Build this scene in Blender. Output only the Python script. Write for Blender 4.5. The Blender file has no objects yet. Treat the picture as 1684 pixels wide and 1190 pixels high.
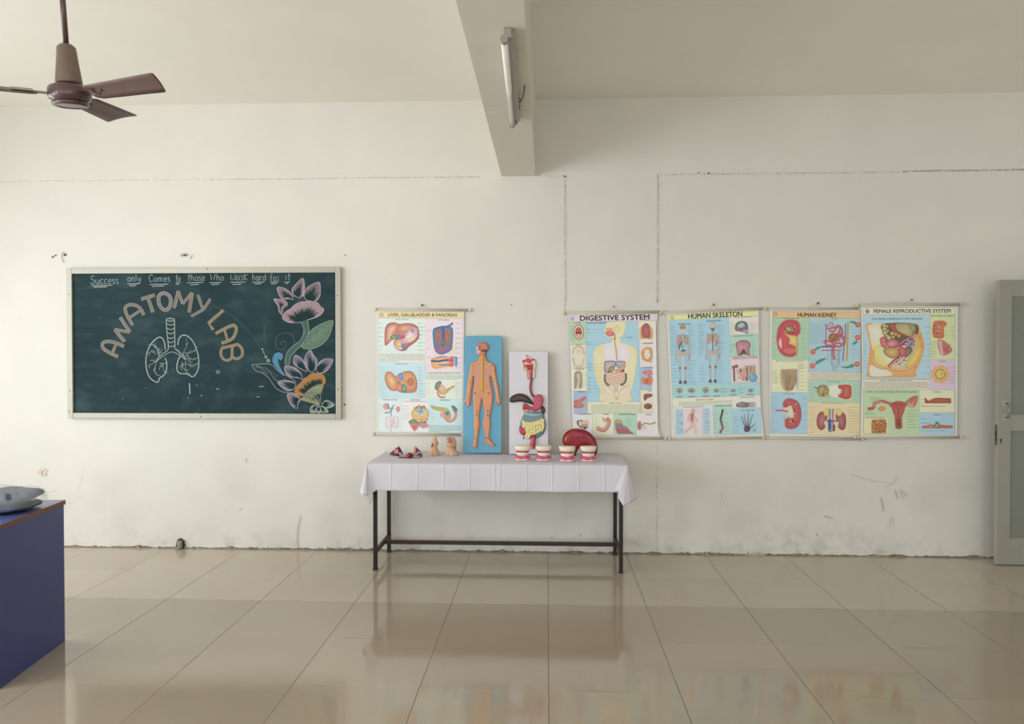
import bpy, bmesh, math, random
import numpy as np
from mathutils import Vector, Matrix
from mathutils.geometry import delaunay_2d_cdt

SC = bpy.context.scene
COL = SC.collection
random.seed(7)

# ------------------------------------------------------------------ camera
F_PX, YAW, PITCH, CAM_D, CAM_H = 1270.3, 0.04537, -0.01635, 5.959, 1.5724
cam_data = bpy.data.cameras.new('camera')
cam = bpy.data.objects.new('camera', cam_data); COL.objects.link(cam)
cam_data.sensor_fit = 'HORIZONTAL'; cam_data.sensor_width = 36.0
cam_data.lens = F_PX / 1684 * 36.0
cam_data.clip_start = 0.05; cam_data.clip_end = 100
cam.location = (0, -CAM_D, CAM_H)
cam.rotation_euler = (math.pi/2 + PITCH, 0, YAW)
SC.camera = cam

# ------------------------------------------------------------------ light
w = bpy.data.worlds.new('sky'); SC.world = w; w.use_nodes = True
bg = w.node_tree.nodes['Background']
bg.inputs[0].default_value = (0.93, 0.96, 1.0, 1); bg.inputs[1].default_value = 1.0

def area(name, loc, rot, sx, sy, power, color):
    d = bpy.data.lights.new(name, 'AREA'); d.shape = 'RECTANGLE'; d.size = sx; d.size_y = sy
    d.energy = power; d.color = color
    o = bpy.data.objects.new(name, d); COL.objects.link(o); o.location = loc; o.rotation_euler = rot
    return o
LEFT_X, RIGHT_X, REAR_Y, CEIL_Z = -5.3, 4.6, -9.6, 3.488
WIN_LEFT = [(-0.9, -2.5), (-3.3, -4.9), (-5.7, -7.3)]
for i, (a, b) in enumerate(WIN_LEFT):
    area('daylight_window', (LEFT_X - 0.12, (a+b)/2, 1.5), (0, -math.radians((76, 78, 78)[i]), 0), 2.3, 1.6, (46, 104, 112)[i], (0.92, 0.963, 1.0))
WIN_REAR = [(-4.4, -2.4), (-1.2, 0.8), (1.9, 3.9)]
for a, b in WIN_REAR:
    area('daylight_window_rear', ((a+b)/2, REAR_Y - 0.12, 1.75), (math.pi/2, 0, 0), 2.0, 1.7, (32, 34, 50)[WIN_REAR.index((a, b))], (0.885, 0.95, 1.0))
SC.view_settings.view_transform = 'Standard'; SC.view_settings.look = 'None'
SC.view_settings.gamma = 1; SC.view_settings.use_curve_mapping = False
SC.view_settings.exposure = 0.07
SC.cycles.use_denoising = True
SC.cycles.max_bounces = 10; SC.cycles.diffuse_bounces = 6

# ------------------------------------------------------------------ pixel -> place
def ray(px, py):
    a = (px-842)/F_PX; v = (595-py)/F_PX
    c, s = math.cos(PITCH), math.sin(PITCH)
    y1 = c - s*v; z1 = s + c*v
    c, s = math.cos(YAW), math.sin(YAW)
    return Vector((c*a - s*y1, s*a + c*y1, z1))
def onY(px, py, Y=0.0):
    d = ray(px, py); t = (Y+CAM_D)/d.y
    return Vector((d.x*t, Y, CAM_H + d.z*t))
def onZ(px, py, Z=0.0):
    d = ray(px, py); t = (Z-CAM_H)/d.z
    return Vector((d.x*t, d.y*t-CAM_D, Z))
def onplane(px, py, P, n):
    o = Vector((0, -CAM_D, CAM_H)); d = ray(px, py)
    return o + d*((P-o).dot(n)/d.dot(n))

# ------------------------------------------------------------------ colour and materials
def lin(c):
    if isinstance(c, str): c = [int(c[i:i+2], 16)/255 for i in (0, 2, 4)]
    return tuple(x/12.92 if x <= 0.04045 else ((x+0.055)/1.055)**2.4 for x in c)
def mat(name, color, rough=0.6, metal=0.0, noise=0.0, nscale=20, bump=0.0, bscale=60, spec=0.5, coat=0.0):
    m = bpy.data.materials.new(name); m.use_nodes = True
    nt = m.node_tree; b = nt.nodes['Principled BSDF']
    c = lin(color)
    b.inputs['Base Color'].default_value = (*c, 1); b.inputs['Roughness'].default_value = rough
    b.inputs['Metallic'].default_value = metal; b.inputs['Specular IOR Level'].default_value = spec
    b.inputs['Coat Weight'].default_value = coat
    tc = nt.nodes.new('ShaderNodeTexCoord')
    if noise:
        n = nt.nodes.new('ShaderNodeTexNoise'); n.inputs['Scale'].default_value = nscale; n.inputs['Detail'].default_value = 5
        nt.links.new(tc.outputs['Object'], n.inputs['Vector'])
        mx = nt.nodes.new('ShaderNodeMix'); mx.data_type = 'RGBA'
        mx.inputs[6].default_value = (*[x*(1-noise) for x in c], 1); mx.inputs[7].default_value = (*[min(1, x*(1+noise)) for x in c], 1)
        nt.links.new(n.outputs['Fac'], mx.inputs[0]); nt.links.new(mx.outputs[2], b.inputs['Base Color'])
    if bump:
        n = nt.nodes.new('ShaderNodeTexNoise'); n.inputs['Scale'].default_value = bscale; n.inputs['Detail'].default_value = 4
        nt.links.new(tc.outputs['Object'], n.inputs['Vector'])
        bp = nt.nodes.new('ShaderNodeBump'); bp.inputs['Strength'].default_value = bump; bp.inputs['Distance'].default_value = 0.004
        nt.links.new(n.outputs['Fac'], bp.inputs['Height']); nt.links.new(bp.outputs['Normal'], b.inputs['Normal'])
    return m
def inkmat(name, rough, gain=1.0, chalk=None, spec=0.4):
    m = bpy.data.materials.new(name); m.use_nodes = True
    nt = m.node_tree; b = nt.nodes['Principled BSDF']
    a = nt.nodes.new('ShaderNodeAttribute'); a.attribute_name = 'ink'
    b.inputs['Roughness'].default_value = rough; b.inputs['Specular IOR Level'].default_value = spec
    src = a.outputs['Color']
    if chalk:
        tc = nt.nodes.new('ShaderNodeTexCoord')
        n = nt.nodes.new('ShaderNodeTexNoise'); n.inputs['Scale'].default_value = 260; n.inputs['Detail'].default_value = 3
        nt.links.new(tc.outputs['Object'], n.inputs['Vector'])
        r = nt.nodes.new('ShaderNodeMapRange'); r.inputs[1].default_value = 0.3; r.inputs[2].default_value = 0.6
        r.inputs[3].default_value = 0.35; r.inputs[4].default_value = 1.0
        nt.links.new(n.outputs['Fac'], r.inputs[0])
        mx = nt.nodes.new('ShaderNodeMix'); mx.data_type = 'RGBA'; mx.inputs[6].default_value = (*lin(chalk), 1)
        nt.links.new(r.outputs[0], mx.inputs[0]); nt.links.new(src, mx.inputs[7]); src = mx.outputs[2]
    nt.links.new(src, b.inputs['Base Color'])
    return m
class G:
    """small node-math helper"""
    def __init__(s, m):
        s.nt = m.node_tree; s.b = s.nt.nodes['Principled BSDF']
        tc = s.nt.nodes.new('ShaderNodeTexCoord'); s.co = tc.outputs['Object']
        x = s.nt.nodes.new('ShaderNodeSeparateXYZ'); s.nt.links.new(s.co, x.inputs[0]); s.X, s.Y, s.Z = x.outputs
    def put(s, v, sock):
        if isinstance(v, (int, float)): sock.default_value = v
        elif isinstance(v, tuple): sock.default_value = (*v, 1) if len(sock.default_value) == 4 else v
        else: s.nt.links.new(v, sock)
    def m(s, op, a, b=0.0, clamp=False):
        n = s.nt.nodes.new('ShaderNodeMath'); n.operation = op; n.use_clamp = clamp
        s.put(a, n.inputs[0]); s.put(b, n.inputs[1]); return n.outputs[0]
    def noise(s, scale, detail=4, vec=None, stretch=None):
        v = vec or s.co
        if stretch:
            mp = s.nt.nodes.new('ShaderNodeMapping'); mp.inputs['Scale'].default_value = stretch; s.nt.links.new(v, mp.inputs[0]); v = mp.outputs[0]
        n = s.nt.nodes.new('ShaderNodeTexNoise'); n.inputs['Scale'].default_value = scale; n.inputs['Detail'].default_value = detail
        s.nt.links.new(v, n.inputs['Vector']); return n.outputs['Fac']
    def rng(s, v, a, b, c=0.0, d=1.0):
        n = s.nt.nodes.new('ShaderNodeMapRange'); n.clamp = True
        for i, q in enumerate((v, a, b, c, d)): s.put(q, n.inputs[i])
        return n.outputs[0]
    def mix(s, f, a, b):
        n = s.nt.nodes.new('ShaderNodeMix'); n.data_type = 'RGBA'; s.put(f, n.inputs[0]); s.put(a, n.inputs[6]); s.put(b, n.inputs[7]); return n.outputs[2]

# ------------------------------------------------------------------ object helpers
ORG = {}
def tag(o, label=None, cat=None, group=None, kind=None):
    if label: o['label'] = label
    if cat: o['category'] = cat
    if group: o['group'] = group
    if kind: o['kind'] = kind
    return o
def thing(name, loc, label, cat, group=None, kind=None):
    o = bpy.data.objects.new(name, None); COL.objects.link(o); o.location = loc; o.empty_display_size = 0.05
    ORG[o.name] = Vector(loc); return tag(o, label, cat, group, kind)
def build(name, V, Fc, m, parent=None, smooth=False, cols=None, bevel=0.0, org=None):
    o0 = ORG[parent.name] if parent else (Vector(org) if org else Vector((0, 0, 0)))
    me = bpy.data.meshes.new(name)
    me.from_pydata([tuple(Vector(v)-o0) for v in V], [], Fc)
    if cols is not None:
        at = me.color_attributes.new('ink', 'FLOAT_COLOR', 'POINT')
        buf = np.ones((len(V), 4), dtype=np.float32); buf[:, :3] = np.array(cols, dtype=np.float32)
        at.data.foreach_set('color', buf.ravel())
    if smooth: me.polygons.foreach_set('use_smooth', [True]*len(me.polygons))
    me.materials.append(m); me.update()
    o = bpy.data.objects.new(name, me); COL.objects.link(o)
    if parent: o.parent = parent
    else: o.location = o0
    ORG[o.name] = o0
    if bevel:
        b = o.modifiers.new('bevel', 'BEVEL'); b.width = bevel; b.segments = 2; b.limit_method = 'ANGLE'
    return o
class MB:
    def __init__(s): s.V = []; s.F = []
    def add(s, V, F):
        n = len(s.V); s.V += [Vector(v) for v in V]; s.F += [[i+n for i in f] for f in F]; return s
    def box(s, x0, y0, z0, x1, y1, z1, M=None):
        V = [Vector(p) for p in ((x0,y0,z0),(x1,y0,z0),(x1,y1,z0),(x0,y1,z0),(x0,y0,z1),(x1,y0,z1),(x1,y1,z1),(x0,y1,z1))]
        if M: V = [M @ v for v in V]
        return s.add(V, [(0,3,2,1),(4,5,6,7),(0,1,5,4),(1,2,6,5),(2,3,7,6),(3,0,4,7)])
    def tube(s, P, r, n=10, cap=True):
        P = [Vector(p) for p in P]; R = r if isinstance(r, (list, tuple)) else [r]*len(P)
        V = []; F = []; up = None
        for i, p in enumerate(P):
            t = (P[min(i+1, len(P)-1)]-P[max(i-1, 0)]).normalized()
            if up is None:
                up = t.orthogonal().normalized()
            up = (up - t*up.dot(t))
            up = up.normalized() if up.length > 1e-6 else t.orthogonal().normalized()
            w_ = t.cross(up)
            for k in range(n):
                a = 2*math.pi*k/n; V.append(p + (up*math.cos(a)+w_*math.sin(a))*R[i])
        for i in range(len(P)-1):
            for k in range(n):
                F.append((i*n+k, i*n+(k+1) % n, (i+1)*n+(k+1) % n, (i+1)*n+k))
        if cap: F.append(tuple(range(n-1, -1, -1))); F.append(tuple((len(P)-1)*n+k for k in range(n)))
        return s.add(V, F)
    def lathe(s, prof, c, n=40, sx=1, sy=1):
        V = []; F = []
        for r, z in prof:
            for k in range(n):
                a = 2*math.pi*k/n; V.append((c[0]+r*sx*math.cos(a), c[1]+r*sy*math.sin(a), c[2]+z))
        for i in range(len(prof)-1):
            for k in range(n): F.append((i*n+k, i*n+(k+1) % n, (i+1)*n+(k+1) % n, (i+1)*n+k))
        F.append(tuple(range(n-1, -1, -1))); F.append(tuple((len(prof)-1)*n+k for k in range(n)))
        return s.add(V, F)
    def ball(s, c, rx, ry, rz, n=14):
        pr = [(max(1e-4, math.sin(math.pi*i/n)), -math.cos(math.pi*i/n)) for i in range(n+1)]
        V = []; F = []; m_ = 2*n
        for r, z in pr:
            for k in range(m_):
                a = 2*math.pi*k/m_; V.append((c[0]+r*rx*math.cos(a), c[1]+r*ry*math.sin(a), c[2]+z*rz))
        for i in range(n):
            for k in range(m_): F.append((i*m_+k, i*m_+(k+1) % m_, (i+1)*m_+(k+1) % m_, (i+1)*m_+k))
        return s.add(V, F)
    def obj(s, name, m, parent=None, **k): return build(name, s.V, s.F, m, parent, **k)

def spline(P, closed=False, n=6):
    P = [tuple(p) for p in P]; out = []; L = len(P)
    if L < 3: return P
    rngi = range(L) if closed else range(L-1)
    for i in rngi:
        g = (lambda j: P[j % L]) if closed else (lambda j: P[max(0, min(L-1, j))])
        a, b, c, d = g(i-1), g(i), g(i+1), g(i+2)
        for k in range(n):
            t = k/n
            out.append(tuple(0.5*((2*b[j]) + (c[j]-a[j])*t + (2*a[j]-5*b[j]+4*c[j]-d[j])*t*t + (3*b[j]-a[j]-3*c[j]+d[j])*t**3) for j in range(len(b))))
    if not closed: out.append(P[-1])
    return out

# ------------------------------------------------------------------ flat print / chalk drawing
_txt = {}
def text_geo(s, bold):
    key = (s, bold)
    if key in _txt: return _txt[key]
    cu = bpy.data.curves.new('t', 'FONT'); cu.body = s; cu.size = 1; cu.resolution_u = 3; cu.offset = bold
    ob = bpy.data.objects.new('t', cu); COL.objects.link(ob)
    dg = bpy.context.evaluated_depsgraph_get(); ev = ob.evaluated_get(dg); me = ev.to_mesh()
    V = [(v.co.x, v.co.y) for v in me.vertices]; Fq = [tuple(p.vertices) for p in me.polygons]
    ev.to_mesh_clear(); bpy.data.objects.remove(ob); bpy.data.curves.remove(cu)
    xs = [v[0] for v in V]; ys = [v[1] for v in V]
    x0, x1, y0, y1 = min(xs), max(xs), min(ys), max(ys)
    V = [((x-x0)/(x1-x0), (y-y0)/(y1-y0)) for x, y in V]
    _txt[key] = (V, Fq); return _txt[key]
class Art:
    """flat coloured shapes laid on a plane; coordinates are those of a measured view of the sheet"""
    def __init__(s, ox, oy, sc, Y, step=0.000016, warp=None, gain=1.0, grey=0.0):
        s.ox, s.oy, s.sc, s.Y, s.step, s.warp, s.gain = ox, oy, sc, Y, step, warp, gain
        s.grey = grey; s.V = []; s.F = []; s.C = []; s.k = 1
    def P(s, x, y, lay=None):
        p = onY(s.ox + x/s.sc, s.oy + y/s.sc, s.Y); p.y -= (s.k if lay is None else lay)*s.step; return p
    def c(s, c):
        v = lin(c); g = .3*v[0]+.59*v[1]+.11*v[2]; d = s.grey
        return tuple(min(0.9, (q*(1-d)+g*d)*s.gain) for q in v)
    def raw(s, pts, faces, cols):
        n = len(s.V); s.V += [s.P(*p) for p in pts]; s.F += [[i+n for i in f] for f in faces]; s.C += cols; s.k += 1
    def poly(s, pts, c, c2=None, smooth=0, warp=False):
        if smooth: pts = spline(pts, True, smooth)
        if warp and s.warp: pts = [s.warp(*p) for p in pts]
        pts = list(pts); n = len(pts); c = s.c(c)
        ar = sum(pts[i][0]*pts[(i+1) % n][1]-pts[(i+1) % n][0]*pts[i][1] for i in range(n))
        if ar > 0: pts = pts[::-1]
        if c2 is None: s.raw(pts, [list(range(n))], [c]*n); return
        cx = sum(p[0] for p in pts)/n; cy = sum(p[1] for p in pts)/n
        ok = all((pts[i][0]-cx)*(pts[(i+1) % n][1]-cy)-(pts[(i+1) % n][0]-cx)*(pts[i][1]-cy) < 0 for i in range(n))
        if not ok:      # not star-shaped: blend by the distance from the outline
            r_ = Relief(pts, 1, 1, 1, smooth=0); x0, y0 = r_.A.min(0); x1, y1 = r_.A.max(0); st = max(x1-x0, y1-y0)/11
            q = [(x0+st*(i+.5), y0+st*(j+.5)) for i in range(12) for j in range(12)]
            q = [p for p in q if inside(p, r_.O) and r_.dist(*p) > st*.4]; ds = [r_.dist(*p) for p in q]; dm_ = max(ds+[1e-6])
            V2, _, F2, _, _, _ = delaunay_2d_cdt([Vector(p) for p in list(pts)+q], [(i, (i+1) % n) for i in range(n)], [], 1, 1e-6)
            C2 = s.c(c2); cols = []
            for v in V2: t = min(1, r_.dist(v.x, v.y)/dm_); cols.append(tuple(c[k]*(1-t)+C2[k]*t for k in range(3)))
            s.raw([(v.x, v.y) for v in V2], [list(f) for f in F2], cols)
        else:
            s.raw(pts+[(cx, cy)], [[i, (i+1) % n, n] for i in range(n)], [c]*n+[s.c(c2)])
    def blob(s, pts, c, c2=None, line=None, lw=2.2):
        q = spline(pts, True, 5); s.poly(q, c, c2)
        if line: s.stroke(q, lw, line, closed=True)
    def ell(s, cx, cy, rx, ry, c, c2=None, rot=0, n=20, line=None, lw=2):
        ca, sa = math.cos(rot), math.sin(rot)
        q = [(cx+rx*math.cos(t)*ca-ry*math.sin(t)*sa, cy+rx*math.cos(t)*sa+ry*math.sin(t)*ca) for t in [2*math.pi*i/n for i in range(n)]]
        s.poly(q, c, c2)
        if line: s.stroke(q, lw, line, closed=True)
    def rect(s, x0, y0, x1, y1, c, line=None, lw=1.8):
        q = [(x0, y0), (x1, y0), (x1, y1), (x0, y1)]
        s.poly(q, c, warp=True)
        if line: s.stroke([s.warp(*p) if s.warp else p for p in q], lw, line, closed=True)
    def stroke(s, pts, w, c, closed=False, smooth=0, w2=None):
        if smooth: pts = spline(pts, closed, smooth)
        n = len(pts); q = []; c = s.c(c)
        for i in range(n):
            a = pts[(i-1) % n] if (closed or i > 0) else pts[i]; b = pts[(i+1) % n] if (closed or i < n-1) else pts[i]
            dx, dy = b[0]-a[0], b[1]-a[1]; L = math.hypot(dx, dy) or 1
            ww = w if w2 is None else w+(w2-w)*i/max(1, n-1)
            nx, ny = -dy/L*ww/2, dx/L*ww/2
            q += [(pts[i][0]+nx, pts[i][1]+ny), (pts[i][0]-nx, pts[i][1]-ny)]
        Fq = [[2*i, 2*((i+1) % n), 2*((i+1) % n)+1, 2*i+1] for i in range(n if closed else n-1)]
        s.raw(q, [f[::-1] for f in Fq], [c]*len(q))
    def text(s, t, x0, y0, x1, y1, c, bold=0.0):
        V, Fq = text_geo(t, 0.0); wp = s.warp or (lambda x, y: (x, y)); k = bold*(y1-y0)*.9
        for dx, dy in (((0, 0),) if bold < .005 else ((-k, 0), (k, 0), (0, -k*.8), (0, k*.8))):
            pts = [wp(x0+(x1-x0)*u+dx, y1+(y0-y1)*v+dy) for u, v in V]
            s.raw(pts, [list(f) for f in Fq], [s.c(c)]*len(pts))
    def fine(s, x0, y0, x1, y1, n, c='555555', h=None, seed=1):
        n = int(n*1.35)
        """rows of tiny print too small to read"""
        r = random.Random(seed*77+int(x0)); wp = s.warp or (lambda x, y: (x, y))
        h = h or (y1-y0)/n*0.36; pts = []; Fq = []
        for i in range(n):
            y = y0+(y1-y0)*(i+0.5)/n; x = x0; end = x1 if i < n-1 else x0+(x1-x0)*r.uniform(.4, .9)
            while x < end:
                w_ = min(r.uniform(6, 20), end-x); k = len(pts); hh = h*r.uniform(.7, 1)
                pts += [wp(x, y-hh/2), wp(x, y+hh/2), wp(x+w_, y+hh/2), wp(x+w_, y-hh/2)]; Fq.append([k, k+1, k+2, k+3]); x += w_+r.uniform(2.5, 5)
        if pts: s.raw(pts, Fq, [s.c(c)]*len(pts))
    def leads(s, x0, x1, y0, y1, n, toward=None, c='6f7f86', seed=1, tw=0.45):
        """caption dashes with thin leader lines"""
        r = random.Random(seed*31+int(y0)); pts = []; Fq = []
        def q(a, b, cc, d):
            k = len(pts); pts.extend([(a, b), (a, d), (cc, d), (cc, b)]); Fq.append([k, k+1, k+2, k+3])
        for i in range(n):
            y = y0+(y1-y0)*(i+0.5)/n + r.uniform(-2, 2); L = (x1-x0)*r.uniform(tw*.6, tw*1.2)
            if toward == 'R': q(x0, y-1.5, x0+L, y+1.5); q(x0+L+3, y-.6, x1, y+.6)
            elif toward == 'L': q(x1-L, y-2, x1, y+2); q(x0, y-.6, x1-L-3, y+.6)
            else: q(x0, y-1.5, x0+L, y+1.5); q(x0+L+2, y-.5, x0+L+2+(x1-x0)*.25, y+.5)
        s.raw(pts, Fq, [s.c(c)]*len(pts))
    def specks(s, x0, y0, x1, y1, n, cols, r0=3, r1=7, mask=None, seed=3):
        r = random.Random(seed); k = 0
        for _ in range(n*6):
            x, y = r.uniform(x0, x1), r.uniform(y0, y1)
            if mask and not inside((x, y), mask): continue
            a = r.uniform(r0, r1)
            s.poly([(x+a*math.cos(t), y+a*.8*math.sin(t)) for t in (0, 1.2, 2.5, 3.8, 5)], r.choice(cols)); s.k -= 0.9
            k += 1
            if k >= n: break
        s.k = math.ceil(s.k)+1
    def obj(s, name, m, parent): return build(name, s.V, s.F, m, parent, cols=s.C)
def inside(p, poly):
    x, y = p; r = False; n = len(poly); j = n-1
    for i in range(n):
        xi, yi = poly[i]; xj, yj = poly[j]
        if (yi > y) != (yj > y) and x < (xj-xi)*(y-yi)/(yj-yi)+xi: r = not r
        j = i
    return r
def bilin(rect, quad):
    x0, y0, x1, y1 = rect; tl, tr, br, bl = quad
    def f(x, y):
        u = (x-x0)/(x1-x0); v = (y-y0)/(y1-y0)
        return tuple((1-u)*(1-v)*tl[i]+u*(1-v)*tr[i]+u*v*br[i]+(1-u)*v*bl[i] for i in (0, 1))
    return f

# ------------------------------------------------------------------ rounded relief from an outline
class Relief:
    def __init__(s, outline, height, r, step, smooth=5, lumps=0.0):
        s.O = spline(outline, True, smooth) if smooth else list(outline)
        s.A = np.array(s.O); s.B = np.roll(s.A, -1, axis=0); s.H = height; s.r = r; s.step = step; s.lumps = lumps
    def dist(s, x, y):
        p = np.array((x, y)); d = s.B-s.A; t = np.clip(((p-s.A)*d).sum(1)/np.maximum((d*d).sum(1), 1e-9), 0, 1)
        return float(np.sqrt(((s.A+d*t[:, None]-p)**2).sum(1).min()))
    def h(s, x, y):
        if not inside((x, y), s.O): return 0.0
        q = min(1, s.dist(x, y)/s.r); b = s.H*math.sqrt(max(0, 1-(1-q)**2))
        return b*(1+s.lumps*math.sin(x*.21+math.sin(y*.13)*2)*math.sin(y*.17+x*.05))
    def mesh(s, mapf, base=0.0, colf=None):
        """mapf(x, y, h) -> point"""
        pts = list(s.O); nb = len(pts); x0, y0 = s.A.min(0); x1, y1 = s.A.max(0); st = s.step
        y = y0+st/2; row = 0
        while y < y1:
            x = x0+(st/2 if row % 2 else 0)
            while x < x1:
                if inside((x, y), s.O) and s.dist(x, y) > st*.45: pts.append((x, y))
                x += st
            y += st*.87; row += 1
        # a ring close to the edge keeps the rim round
        edges = [(i, (i+1) % nb) for i in range(nb)]
        V2, E2, F2, ov, oe, of = delaunay_2d_cdt([Vector(p) for p in pts], edges, [], 1, 1e-5)
        V = []; C = []
        for v in V2:
            d = s.dist(v.x, v.y)
            hh = 0.0 if d < 1e-3 else s.h(v.x, v.y)
            V.append(mapf(v.x, v.y, hh+base)); C.append(colf(v.x, v.y, hh) if colf else None)
        F = []
        for f in F2:
            f = list(f); a, b, c = (V[i] for i in f[:3])
            if (b-a).cross(c-a).dot(mapf(0, 0, 1)-mapf(0, 0, 0)) < 0: f = f[::-1]
            F.append(f)
        # skirt down to the backing
        n0 = len(V); bidx = {}
        for i, v in enumerate(V2):
            if s.dist(v.x, v.y) < 1e-3: bidx[i] = (v.x, v.y)
        cnt = {}
        for f in F:
            for i in range(len(f)):
                e = (f[i], f[(i+1) % len(f)]); cnt[tuple(sorted(e))] = cnt.get(tuple(sorted(e)), 0)+1
        newi = {}
        for f in list(F):
            for i in range(len(f)):
                a, b = f[i], f[(i+1) % len(f)]
                if cnt[tuple(sorted((a, b)))] == 1:
                    for q in (a, b):
                        if q not in newi:
                            newi[q] = len(V); V.append(mapf(V2[q].x, V2[q].y, base-s.H*.25)); C.append(C[q])
                    F.append([b, a, newi[a], newi[b]])
        return V, F, (C if colf else None)
    def obj(s, name, mapf, m, parent, base=0.0, colf=None, smooth=True):
        V, F, C = s.mesh(mapf, base, colf); return build(name, V, F, m, parent, smooth=smooth, cols=C)

# ================================================================== THE ROOM
def wall_material():
    m = mat('wall_paint', 'e2ddd2', 0.75, spec=0.3); g = G(m)
    big = g.rng(g.noise(0.9, 3), 0.35, 0.65); mid = g.rng(g.noise(3.5, 5), 0.35, 0.7)
    c = g.mix(big, lin('e5e2da'), lin('e0ded7'))
    c = g.mix(g.m('MULTIPLY', mid, 0.35), c, lin('d9d7d0'))
    # scrubbed, dirtier paint below one metre, in patches
    low = g.m('MULTIPLY', g.rng(g.Z, 1.0, 0.25), g.rng(g.noise(2.2, 6), 0.45, 0.7))
    c = g.mix(g.m('MULTIPLY', low, 0.5), c, lin('c9c6bb'))
    # grey damp patch and brown rubbing at the foot of the wall
    foot = g.m('MULTIPLY', g.rng(g.Z, 0.16, 0.0), g.rng(g.noise(9, 6), 0.5, 0.72))
    c = g.mix(g.m('MULTIPLY', foot, 0.55), c, lin('a39f92'))
    dx = g.m('MULTIPLY', g.m('SUBTRACT', g.X, 2.05), 1.6); dz = g.m('MULTIPLY', g.m('SUBTRACT', g.Z, 0.08), 4.5)
    el = g.rng(g.m('ADD', g.m('MULTIPLY', dx, dx), g.m('MULTIPLY', dz, dz)), 1.0, 0.1)
    c = g.mix(g.m('MULTIPLY', g.m('MULTIPLY', el, g.rng(g.noise(14, 6), 0.42, 0.62)), 0.24), c, lin('98978c'))
    sp = g.rng(g.noise(55, 2), 0.70, 0.76)
    c = g.mix(g.m('MULTIPLY', sp, 0.35), c, lin('a8a498'))
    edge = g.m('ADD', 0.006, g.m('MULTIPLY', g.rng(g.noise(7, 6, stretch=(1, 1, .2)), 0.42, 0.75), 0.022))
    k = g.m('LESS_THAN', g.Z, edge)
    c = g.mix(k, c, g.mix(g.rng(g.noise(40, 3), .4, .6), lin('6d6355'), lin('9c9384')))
    g.nt.links.new(c, g.b.inputs['Base Color'])
    bp = g.nt.nodes.new('ShaderNodeBump'); bp.inputs['Strength'].default_value = 0.35; bp.inputs['Distance'].default_value = 0.01
    hgt = g.m('ADD', g.m('MULTIPLY', g.noise(2.5, 5), 1.0), g.m('MULTIPLY', g.noise(22, 4), 0.18))
    g.nt.links.new(hgt, bp.inputs['Height']); g.nt.links.new(bp.outputs['Normal'], g.b.inputs['Normal'])
    return m
M_WALL = wall_material()
M_CEIL = mat('ceiling_paint', 'efebe0', 0.8, noise=0.04, nscale=2, bump=0.25, bscale=3, spec=0.3)

def wall_with_holes(name, axis, pos, lo, hi, holes, z0, z1, thick):
    """axis 'x': wall at X=pos running along Y; axis 'y': wall at Y=pos running along X"""
    mb = MB()
    def bx(a, b, c, d):
        if b-a < 1e-6 or d-c < 1e-6: return
        if axis == 'x': mb.box(min(pos, pos+thick), a, c, max(pos, pos+thick), b, d)
        else: mb.box(a, min(pos, pos+thick), c, b, max(pos, pos+thick), d)
    cur = lo
    for a, b, c, d in sorted(holes):
        bx(cur, a, z0, z1); bx(a, b, z0, c); bx(a, b, d, z1); cur = b
    bx(cur, hi, z0, z1)
    return tag(mb.obj(name, M_WALL), kind='structure')
wb = MB(); wb.box(LEFT_X-.2, 0, 0, RIGHT_X+.2, 0.2, 3.7)
WALL = tag(wb.obj('wall_back', M_WALL), kind='structure')
wall_with_holes('wall_left', 'x', LEFT_X, REAR_Y, 0, [(min(a, b), max(a, b), 0.3, 2.7) for a, b in WIN_LEFT], 0, 3.7, -0.2)
wall_with_holes('wall_right', 'x', RIGHT_X, REAR_Y, 0, [(-1.32, -0.30, 0, 2.1)], 0, 3.7, 0.2)
wall_with_holes('wall_rear', 'y', REAR_Y, LEFT_X-.2, RIGHT_X+.2, [(a, b, 0.9, 2.6) for a, b in WIN_REAR], 0, 3.7, -0.2)
tag(MB().box(LEFT_X, REAR_Y, CEIL_Z, RIGHT_X, 0, 3.7).obj('ceiling', M_CEIL), kind='structure')

# beam running towards the viewer, its underside thicker next to the wall
bm_ = MB(); bm_.box(-0.352, REAR_Y, 2.907, -0.088, 0, CEIL_Z)
ys = onZ(845, 184, 2.903).y
bm_.box(-0.352, ys, 2.903, -0.088, 0, 2.907)
BEAM = tag(bm_.obj('ceiling_beam', mat('beam_paint', 'ddd7cb', 0.8, noise=0.05, nscale=3, bump=0.3, bscale=8, spec=0.3), bevel=0.002), kind='structure')

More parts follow.
